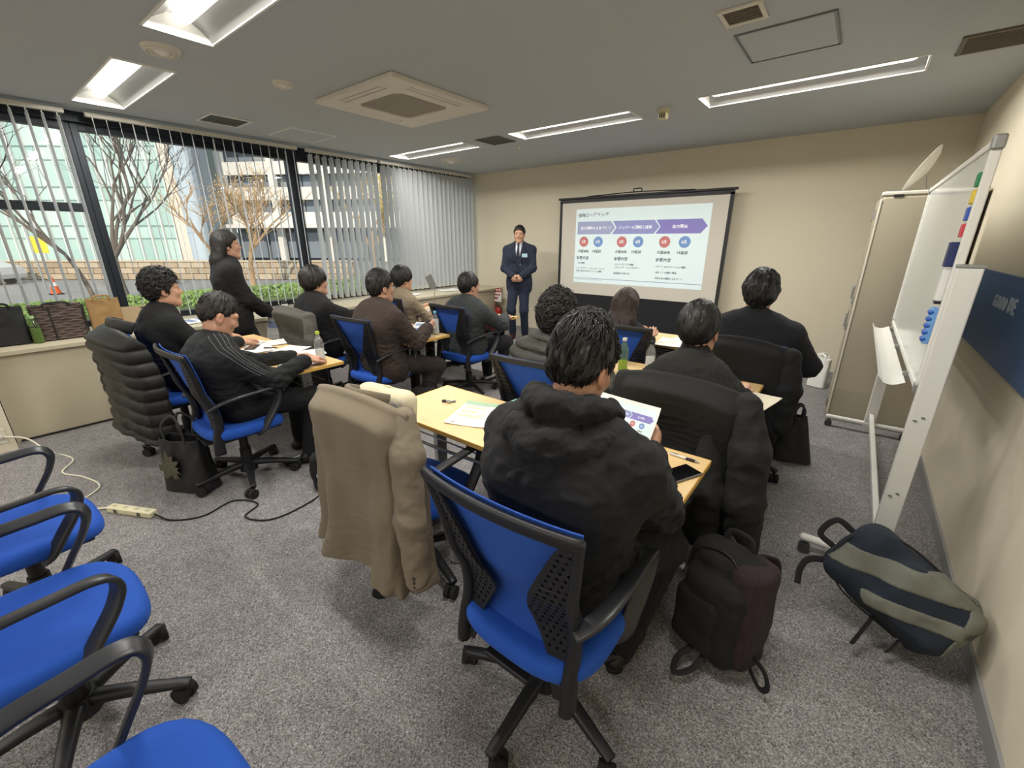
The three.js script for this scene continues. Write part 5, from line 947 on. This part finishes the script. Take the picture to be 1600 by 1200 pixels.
function bottle(label, x, z, { h = .21, r = .031, cap: cc = 0xd6d8d6, liquid, label: lb, lc, tint = 0xffffff, y = TT, lvl = .6 } = {}) {
  const t = thing('plastic_bottle', label, 'bottle', [x, y, z]);
  const pr = [[0, 0], [r * .85, 0], [r, .008], [r, .03], [r * .97, .05], [r, .07], [r, h * .6], [r * .9, h * .7], [r * .42, h * .88], [r * .4, h * .95]];
  const c = new THREE.SplineCurve(pr.map(([a, b]) => new THREE.Vector2(a, b)));
  obj('wall', new THREE.LatheGeometry(c.getPoints(30), 28), P(tint, .08, { transmission: .92, thickness: 0, ior: 1.45 }), t);
  if (liquid) obj('drink', new THREE.LatheGeometry([[0, .004], [r * .82, .004], [r * .94, .012], [r * .94, h * lvl], [0, h * lvl]].map(([a, b]) => new THREE.Vector2(a, b)), 24), P(liquid, .1, { transmission: .5, thickness: .03, ior: 1.33 }), t);
  if (lb) obj('label_band', cyl(r + .0006, r + .0006, h * (lc ?? .25), 0, h * .42, 0, 28, true), S(lb, .5), t);
  obj('cap', cyl(r * .47, r * .47, .018, 0, h * .95 + .005, 0, 20), S(cc, .5), t);
}
bottle('clear water bottle with a yellow-green cap on the left table', -2.93, -1.49, { cap: 0xb9c93a, liquid: 0xdfe6e4, lvl: .42 });
bottle('clear water bottle with a light blue cap on the second left table', -2.96, -2.63, { cap: 0x69b4d4, liquid: 0xe2e8ea, lvl: .66 });
bottle('bottle of yellow-green soft drink on the second right table', -1.1, -2.6, { h: .22, cap: 0xdad8d0, liquid: 0xd6d010, lvl: .34, lb: 0x52b184, tint: 0xcfe8c8 });
bottle('water bottle with a navy label and black cap on the second right table', -.955, -2.7, { h: .2, cap: 0x18181a, liquid: 0xdfe4e6, lvl: .5, lb: 0x3a3f86 });
{
  const t = thing('smartphone', 'dark smartphone lying on papers of the left table', 'phone', [-3.72, TT + .004, -1.34], .9); obj('case', bx(.075, .008, .15, 0, .0045, 0, .003), S(0x3b4046, .4), t); obj('screen', bx(.069, .002, .142, 0, .009, 0, .001), S(0x15181b, .15), t);
  const p = thing('pouch', 'yellow flat pouch by the striped person\'s sleeve', 'pouch', [-2.92, TT, -1.22], -.6); obj('cover', bx(.15, .012, .05, 0, .0065, 0, .005), S(0xd6b23a, .6), p); obj('zip', bx(.14, .003, .004, 0, .0135, .012), M.aluDark, p);
  const l = thing('tablet', 'dark tablet at the end of the far left table', 'tablet', [-3.02, TT, -3.66], .25); obj('case', bx(.25, .01, .17, 0, .0055, 0, .004), M.blk, l); obj('screen', bx(.235, .002, .155, 0, .0112, 0, .001), S(0x15161a, .15), l);
  const b = thing('desk_box', 'small black box on the second right table behind the bottles', 'box', [-.86, TT, -2.78], .2); obj('case', bx(.12, .05, .08, 0, .026, 0, .006), M.blk, b); obj('lid', bx(.122, .008, .082, 0, .055, 0, .003), M.greyPlastic, b);
  const f = thing('folder', 'red folder on the shelf under the far left table', 'folder', [-3.2, .605, -3.6], .1); obj('cover', bx(.3, .014, .2, 0, 0, 0, .004), S(0xb5304a, .5), f); obj('pages', bx(.29, .008, .19, .004, 0, .006), M.paper, f);
}
{ // hanging grey panel with a cord in front of the beige jumper person
  const t = thing('panel_stand', 'grey slanted panel on a thin stand before the beige jumper person', 'stand', [-4.06, TT, -3.62], .3);
  obj('base', cyl(.05, .055, .012, 0, .007, 0, 24), M.greyPlastic, t); obj('stem', cyl(.004, .004, .27, 0, .145, 0, 10), M.steel, t); obj('panel', rotg(bx(.1, .17, .008, 0, 0, 0, .003), .0, 0, .45).translate(-.04, .34, 0), S(0x8d8f8c, .5), t);
}
// ---------- on the window ledge ----------
const LY = .74;
tote({ label: 'black bag at the left end of the window ledge', at: [-5.3, LY, -.14], ry: 1.5, w: .26, h: .3, d: .14, topW: .26, topD: .08, hh: .03, handles: [1], mat: S(0x17191a, .7) });
bottle('green tea bottle on the window ledge between two bags', -5.22, -.3, { y: LY, h: .22, r: .034, cap: 0x9fc08a, liquid: 0x8ea32e, lvl: .55, tint: 0xc8dcae });
{
  const pm = canvas(256, 256, (g) => { g.fillStyle = '#352c2a'; g.fillRect(0, 0, 256, 256); g.strokeStyle = '#80685c'; g.lineWidth = 3; for (let y = -10; y < 270; y += 18) for (let x = -10; x < 270; x += 24) { g.beginPath(); g.arc(x + (y / 18 % 2) * 12, y, 12, .2, 2.9); g.stroke(); } });
  const t = tote({ label: 'brown scale-patterned bag on the window ledge', at: [-5.3, LY, -.46], ry: 1.57, w: .3, h: .29, d: .14, topW: .32, topD: .1, hh: .02, handles: [1], mat: S(0xffffff, .6, { map: pm }), hmat: M.blk });
  obj('edge', [tube([[-.155, .01, .05], [-.16, .28, .05]], .006, 6, 6), tube([[.155, .01, .05], [.16, .28, .05]], .006, 6, 6), tube([[-.05, .01, .072], [-.05, .28, .052]], .005, 6, 6)], M.blk, t);
  tote({ label: 'brown kraft paper bag on the window ledge', at: [-5.28, LY, -.76], ry: 1.45, w: .23, h: .31, d: .12, topW: .22, topD: .05, hh: .03, handles: [1], crump: .006, mat: S(0x9a7a50, .9) });
  const b = at(thing('cardboard_folder', 'tan cardboard folder propped on the window ledge', 'folder', [-5.35, LY + .004, -1.04]), 0, 1.5, 0);
  obj('board', rotg(bx(.4, .22, .01, 0, .11, 0, .002), -.45), S(0xa08b6c, .85), b); obj('clip', rotg(bx(.05, .014, .02, .02, .2, 0, .003), -.45), M.blk, b); obj('back_flap', rotg(bx(.34, .16, .006, 0, .08, 0, .002), .5).translate(0, 0, -.17), S(0x94805f, .85), b);
}
sheet('document', 'white papers on the window ledge beside the cardboard folder', txBlue, -5.35, -1.42, .2, { y: LY, n: 6, w: .3 });
sheet('document', 'white papers on the window ledge under the corner blind', txText, -5.4, -4.3, .3, { y: LY, n: 5, w: .3 });
sheet('document', 'stack of papers on the window ledge near the front wall', txText, -5.35, -5.1, -.2, { y: LY, n: 9, w: .3, h: .35 });
{ const t = thing('cup', 'small dark-lidded cup on the window ledge behind the standing person', 'cup', [-5.3, LY, -2.35]); obj('body', cyl(.035, .028, .09, 0, .046, 0, 24), M.white, t); obj('lid', cyl(.03, .036, .03, 0, .104, 0, 24), M.blk, t); }
// ---------- floor: power strip and cords, extinguisher ----------
{
  const t = thing('power_strip', 'cream power strip lying on the carpet', 'power strip', [-3.12, 0, -.3], .47), c = S(0xd6cfae, .5);
  obj('housing', bx(.32, .036, .05, 0, .019, 0, .007), c, t); for (const x of [-.09, .08]) obj('socket', [bx(.012, .022, .004, x - .006, .02, .025), bx(.004, .022, .004, x + .008, .02, .025)], M.greyPlastic, t); for (const x of [-.12, -.04, .04, .12]) obj('socket', bx(.03, .002, .02, x, .0375, 0, .0005), S(0xb9b292, .6), t);
  tag(obj('white_cord', tube([[-4.88, .13, .1], [-4.8, .1, -.02], [-4.66, .006, -.1], [-4.3, .006, -.2], [-4.1, .006, -.12], [-3.9, .006, -.2], [-3.65, .006, -.24], [-3.5, .006, -.12], [-3.4, .006, -.12], [-3.28, .012, -.225]], .006, 120, 6), S(0xd9d5c2, .5)), 'white cord running from the left wall to the power strip', 'cord');
  tag(obj('black_cord', tube([[-2.97, .02, -.372], [-2.85, .006, -.42], [-2.75, .006, -.55], [-2.78, .006, -.72], [-2.62, .006, -.8], [-2.55, .006, -.7], [-2.4, .006, -.78], [-2.4, .006, -1.05], [-2.5, .006, -1.2]], .005, 120, 6), M.rubber), 'black cord curling from the power strip towards the left table', 'cord');
  const o = thing('wall_outlet', 'pale outlet plug at the foot of the left wall', 'outlet', [-4.877, .13, .1]); obj('plate', bx(.008, .11, .07, .0, 0, 0, .002), M.offwhite, o); obj('plug', bx(.03, .025, .03, .015, 0, 0, .006), M.offwhite, o);
}
{
  const t = thing('fire_extinguisher', 'red fire extinguisher with a sign stand in the far corner', 'fire extinguisher', [-4.93, 0, -5.9]), red = S(0xa3201f, .4);
  obj('cylinder', new THREE.LatheGeometry([[0, 0], [.06, 0], [.064, .02], [.064, .34], [.045, .39], [.02, .4], [.018, .44], [0, .44]].map(([a, b]) => new THREE.Vector2(a, b)), 28), red, t); obj('handle', [bx(.02, .015, .1, 0, .45, .03, .004), bx(.02, .012, .1, 0, .48, .03, .004)], M.blk, t); obj('hose', tube([[0, .43, .02], [.08, .42, .03], [.09, .25, .02], [.07, .12, .03]], .009, 24, 8), M.blk, t);
  obj('stand_pole', bx(.03, .5, .02, -.09, .25, -.03), S(0x7c3a34, .5), t); obj('sign_plate', bx(.2, .25, .006, -.06, .62, -.03, .003), M.white, t);
  obj('red_mark', [bx(.19, .07, .002, -.06, .705, -.0258), bx(.16, .02, .002, -.06, .62, -.0258), bx(.08, .03, .002, -.08, .56, -.0258)], red, t); obj('white_mark', [-.12, -.06, 0].map((x) => bx(.035, .03, .002, x, .705, -.0245)), M.white, t);
}
// ---------- outside ----------
const GY = -.6;
tag(struct('ground', bx(140, .2, 140, -76.5, GY - .1, -20), S(0x8f8d88, .95, { bumpMap: rough, bumpScale: .003 })), 'pale paved street outside', 'street').userData = { kind: 'structure', label: 'pale paved street outside the windows' };
const er = [Math.cos(YAW), -Math.sin(YAW)], ef = [-Math.sin(YAW), -Math.cos(YAW)];
const ext = (r, d) => [er[0] * r + ef[0] * d, er[1] * r + ef[1] * d];
{ // green glass office: local x to the right as seen from the room, z towards the room
  const [x, z] = ext(-53.5, 46), t = thing('office_building', 'tall office building faced in pale green glass', 'building', [x, GY, z], YAW);
  const W = 40, H = 27;
  obj('core', bx(W, H, 8, 0, H / 2, -4.2), S(0x9db0ae, .8), t);
  const gm = [0xb9d3cb, 0xaecbc3, 0xc3d8d1, 0xa6c4bd].map((c) => S(c, .25));
  const gv = bx(1.2, 2.3, .06, 0, 0, 0), gs = bx(1.2, 1.1, .06, 0, 0, 0); let n = 0;
  for (let f = 0; f < 7; f++) for (let c = 0; c < 25; c++) { const px = W / 2 - 1.2 - c * 1.28; for (const [g, y] of [[gv, -.1 + f * 3.6 + 1.2], [gs, -.1 + f * 3.6 + 2.98]]) { const m = new THREE.Mesh(g, gm[(c * 7 + f * 5 + n++ % 3) % 4]); m.name = 'glass_pane'; m.position.set(px, y, .0); m.castShadow = m.receiveShadow = true; t.add(m); } }
  obj('upper_glazing', bx(W - 1, 2.2, .06, 0, 26, 0), gm[0], t);
  const fg = bx(.1, 25.4, .3); for (let c = 0; c <= 25; c++) { const m = new THREE.Mesh(fg, M.white); m.name = 'fin'; m.position.set(W / 2 - .56 - c * 1.28, 12.7, .15); m.castShadow = m.receiveShadow = true; t.add(m); }
  for (let f = 0; f <= 7; f++) for (const dy of [0, 2.42]) obj('floor_line', bx(W, .1, .12, 0, -.1 + f * 3.6 + dy - .02, .02), S(0x7d9590, .7), t);
  obj('corner_pillar', bx(1.1, H, 1.1, W / 2 + .4, H / 2, .1, .05), S(0xd9cfc0, .7), t);
}
{
  const [x, z] = ext(-30.9, 45), t = thing('stair_tower', 'round pale blue-grey tower between the two buildings', 'building', [x, GY, z], YAW);
  obj('shaft', cyl(1.2, 1.2, 28, 0, 14, 0, 40), S(0xb4c3cd, .6), t); for (let k = 1; k < 10; k++) obj('joint', cyl(1.21, 1.21, .05, 0, k * 2.8, 0, 40), S(0x84949f, .6), t);
  obj('side_wall', bx(.4, 28, 2, 1.4, 14, .4), S(0x7c8892, .7), t);
}
{
  const [x, z] = ext(-13.6, 47), t = thing('apartment_block', 'white building with dark window bands across the street', 'building', [x, GY, z], YAW - .12);
  const W = 34, wm = S(0xd9d7d0, .8), gl = S(0x7c8792, .3), fr = S(0x9aa0a4, .6);
  obj('core', bx(W, 27, 8, 0, 13.5, -5), S(0x5c656d, .8), t);
  const pg = bx(1.55, 1.15, .06), mg = bx(.1, 1.2, .1);
  for (let f = 0; f < 9; f++) {
    const y = 4.3 + f * 2.4; obj('parapet', bx(W, 1.2, .5, 0, y, .1), wm, t);
    for (let c = 0; c < 20; c++) { const m = new THREE.Mesh(pg, (c + f) % 4 ? gl : fr); m.name = 'window_pane'; m.position.set(-W / 2 + .9 + c * 1.7, y + 1.2, -.8); m.receiveShadow = m.castShadow = true; t.add(m); if (c % 3 === 0) { const q = new THREE.Mesh(mg, fr); q.name = 'window_frame'; q.position.set(-W / 2 + .05 + c * 1.7, y + 1.2, -.72); t.add(q); } }
  }
  for (let c = 0; c <= 6; c++) obj('pilaster', bx(.7, 27, .4, -W / 2 + .4 + c * 5.6, 13.5, .3), wm, t);
  obj('canopy', bx(W, .35, 2.4, 0, 3.5, 1), wm, t); for (let c = 0; c < 9; c++) obj('shop_window', bx(3.2, 2.6, .1, -W / 2 + 2 + c * 3.75, 1.6, -.4), gl, t);
}
// bare street trees
function bareTree(name, label, r, d, o) {
  const [x, z] = ext(r, d), t = thing(name, label, 'tree', [x, GY, z], o.turn ?? 0, 'street trees outside'), rn = mulberry(o.seed), gs = [], tr = [];
  const grow = (p, dir, len, rad, lev) => {
    const n = 4, pts = [p.clone()], dd = dir.clone(); let q = p.clone();
    for (let i = 0; i < n; i++) { dd.add(V(rn() - .5, (rn() - .35) * .6, rn() - .5).multiplyScalar(.35)).normalize(); q = q.clone().addScaledVector(dd, len / n); pts.push(q); }
    const g = sweep(pts.map(A3), (k) => 2 * rad * (1 - .45 * k), (k) => 2 * rad * (1 - .45 * k), { seg: lev < 2 ? 8 : 5, sides: lev < 2 ? 8 : 5, n: 2, caps: false, up: V(.3, .1, 1) });
    (lev === 0 ? tr : gs).push(g);
    if (lev >= o.levels) return;
    const kids = lev === 0 ? (o.limbs ?? 4) : 2 + Math.floor(rn() * 2.2);
    for (let i = 0; i < kids; i++) { const a = rn() * 7, k = lev === 0 ? 1 : .35 + .65 * (i + 1) / kids, b = pts[Math.max(1, Math.round(k * n))], s = .5 + .5 * rn(); const nd = dd.clone().add(V(Math.cos(a), .1 + .3 * rn(), Math.sin(a)).multiplyScalar(lev === 0 ? .75 : s)).normalize(); grow(b, nd, len * (lev === 0 ? o.limbLen ?? 1.5 : .72), rad * (lev === 0 ? .55 : .58), lev + 1); }
  };
  grow(V(0, 0, 0), V(o.lean ?? 0, 1, 0).normalize(), o.trunk, o.rad, 0);
  obj('trunk', tr, o.mat, t); obj('branches', gs, o.mat, t);
  if (o.leaves) { const lg = new THREE.PlaneGeometry(.055, .03), pp = []; for (const g of gs) { const p = g.attributes.position; for (let k = 0; k < o.leaves; k++) { const i = Math.floor(rn() * p.count); pp.push([p.getX(i), p.getY(i), p.getZ(i)]); } } const im = new THREE.InstancedMesh(lg, o.leafMat, pp.length), m = new THREE.Matrix4(); pp.forEach((p, i) => { m.makeRotationFromEuler(new THREE.Euler(rn() * 6, rn() * 6, rn() * 6)).setPosition(p[0] + (rn() - .5) * .3, p[1] + (rn() - .5) * .3, p[2] + (rn() - .5) * .3); im.setMatrixAt(i, m); }); im.name = 'leaves'; im.userData = { kind: 'stuff' }; t.add(im); }
}
const bark = S(0x6a6259, .9), barkD = S(0x4a3a36, .9), barkT = S(0xa98c68, .9), leafTan = S(0xd6ba8c, .9, { side: THREE.DoubleSide }), leafYel = S(0xc0b23a, .9, { side: THREE.DoubleSide });
bareTree('bare_tree', 'bare tree with a forked trunk straight outside the second window', -11.2, 12.5, { seed: 21, levels: 6, trunk: 1.7, rad: .1, limbs: 4, limbLen: 1.15, mat: bark });
bareTree('bare_tree', 'bare tree at the far left behind the bags', -13.6, 10.2, { seed: 5, levels: 5, trunk: 1.6, rad: .09, limbs: 4, limbLen: 1.1, lean: -.2, mat: barkD });
bareTree('bare_tree', 'bare tree whose branches cross the dark left window post', -13.6, 14, { seed: 33, levels: 5, trunk: 1.8, rad: .085, limbs: 4, limbLen: 1.1, mat: bark });
bareTree('autumn_tree', 'tan autumn tree behind the standing person', -12.5, 21, { seed: 8, levels: 5, trunk: 1.6, rad: .14, limbs: 5, limbLen: 1.0, mat: barkT, leaves: 3, leafMat: leafTan });
bareTree('autumn_tree', 'yellow-leaved tree behind the half-open blind', -6.8, 22, { seed: 14, levels: 4, trunk: 1.6, rad: .14, limbs: 5, limbLen: 1.1, mat: barkT, leaves: 14, leafMat: leafYel });
bareTree('autumn_tree', 'tan autumn tree near the corner of the green building', -17.5, 26, { seed: 17, levels: 4, trunk: 1.6, rad: .14, limbs: 5, limbLen: 1.1, mat: barkT, leaves: 6, leafMat: leafTan });
{
  const [x, z] = ext(-24, 25), t = thing('stone_wall', 'low tan stone wall across the street', 'wall', [x, GY, z], YAW), sm = [0xb8a78e, 0xad9c84, 0xc3b49c].map((c) => S(c, .95, { bumpMap: rough, bumpScale: .02 })), g = bx(.72, .3, .3, 0, 0, 0, .03);
  obj('core', bx(30, .95, .2, 0, .475, -.05), S(0x8d785c, .95), t); for (let r = 0; r < 3; r++) for (let c = 0; c < 40; c++) { const m = new THREE.Mesh(g, sm[(c * 5 + r * 7 + (c >> 2)) % 3]); m.name = 'stone'; m.position.set(-14.6 + c * .745 + (r % 2) * .36, .17 + r * .32, 0); m.castShadow = m.receiveShadow = true; t.add(m); }
  obj('coping', bx(30.4, .08, .45, 0, 1.02, 0, .02), S(0xc7b79c, .9), t);
}
{ // low hedge
  const t = thing('hedge', 'low green hedge along the pavement outside', 'hedge', [...[-15]].concat([GY, -10]), 0), rn = mulberry(4);
  const lm = S(0x84a05a, .8, { side: THREE.DoubleSide });
  obj('planter', bx(.9, .25, 22, 0, .125, 0, .02), S(0xb5b0a6, .9), t); obj('shrub_core', bx(.6, .35, 21.6, 0, .42, 0, .1), S(0x5a7040, .9), t);
  const im = new THREE.InstancedMesh(new THREE.PlaneGeometry(.09, .05), lm, 9000), m = new THREE.Matrix4(); for (let i = 0; i < 9000; i++) { const a = rn() * Math.PI; m.makeRotationFromEuler(new THREE.Euler(rn() * 6, rn() * 6, rn() * 6)).setPosition(Math.cos(a) * .36, .4 + Math.sin(a) * .3 + rn() * .06, (rn() - .5) * 21.6); im.setMatrixAt(i, m); } im.name = 'leaves'; im.userData = { kind: 'stuff' }; t.add(im);
}
function car(label, r, d, turn, color) {
  const [x, z] = ext(r, d), t = thing('car', label, 'car', [x, GY, z], turn), m = P(color, .3, { clearcoat: .6 });
  const prof = poly([[-2.1, .35], [-2.12, .7], [-1.9, .88], [-1.25, .95], [-.7, 1.42], [.75, 1.45], [1.45, .98], [2.05, .85], [2.15, .5], [2.1, .3]]);
  obj('body', extr(prof, 1.5, .06).translate(0, 0, -.75), m, t);
  for (const s of [-1, 1]) { obj('side_window', extr(poly([[-1.1, .97], [-.62, 1.36], [.68, 1.38], [1.25, 1.0]]), .02).translate(0, 0, s * .81 - .01), S(0x20262b, .15), t); for (const q of [-1.35, 1.3]) { const w = obj('wheel', rotg(cyl(.32, .32, .2, 0, 0, 0, 24), Math.PI / 2).translate(q, .32, s * .72), M.rubber, t); obj('rim', rotg(cyl(.19, .19, .02, 0, 0, 0, 20), Math.PI / 2).translate(q, .32, s * .83), M.alu, w); } }
}
car('white car parked outside at the far left', -27.5, 22, YAW + .1, 0xc9c9c6);
{
  const [x, z] = ext(-21.5, 20), t = thing('street_banner', 'yellow banner on a pole across the street', 'banner', [x, GY, z], YAW); obj('pole', cyl(.04, .04, 3, 0, 1.5, 0, 12), M.alu, t); obj('banner_cloth', shell((u, v) => [.05 + u * .6, 2.3 - v * .7, .05 * Math.sin(u * 5)], 10, 6, .01), S(0xe0cf3a, .8), t);
  const [a, b] = ext(-27, 23), r = thing('street_banner', 'red banner on a pole at the far left across the street', 'banner', [a, GY, b], YAW); obj('pole', cyl(.04, .04, 3.2, 0, 1.6, 0, 12), M.alu, r); obj('banner_cloth', shell((u, v) => [.05 + u * .5, 2.6 - v * .5, .05 * Math.sin(u * 5 + 1)], 10, 6, .01), S(0xd0505a, .8), r);
  const [c, d] = ext(-19, 18), k = thing('traffic_cone', 'orange traffic cone on the pavement outside', 'cone', [c, GY, d]); obj('cone', cyl(.03, .17, .7, 0, .38, 0, 20), S(0xd9612a, .6), k); obj('base', bx(.42, .04, .42, 0, .02, 0, .01), M.rubber, k); obj('band', cyl(.085, .115, .15, 0, .42, 0, 20), M.white, k);
}
renderer.render(scene, camera);
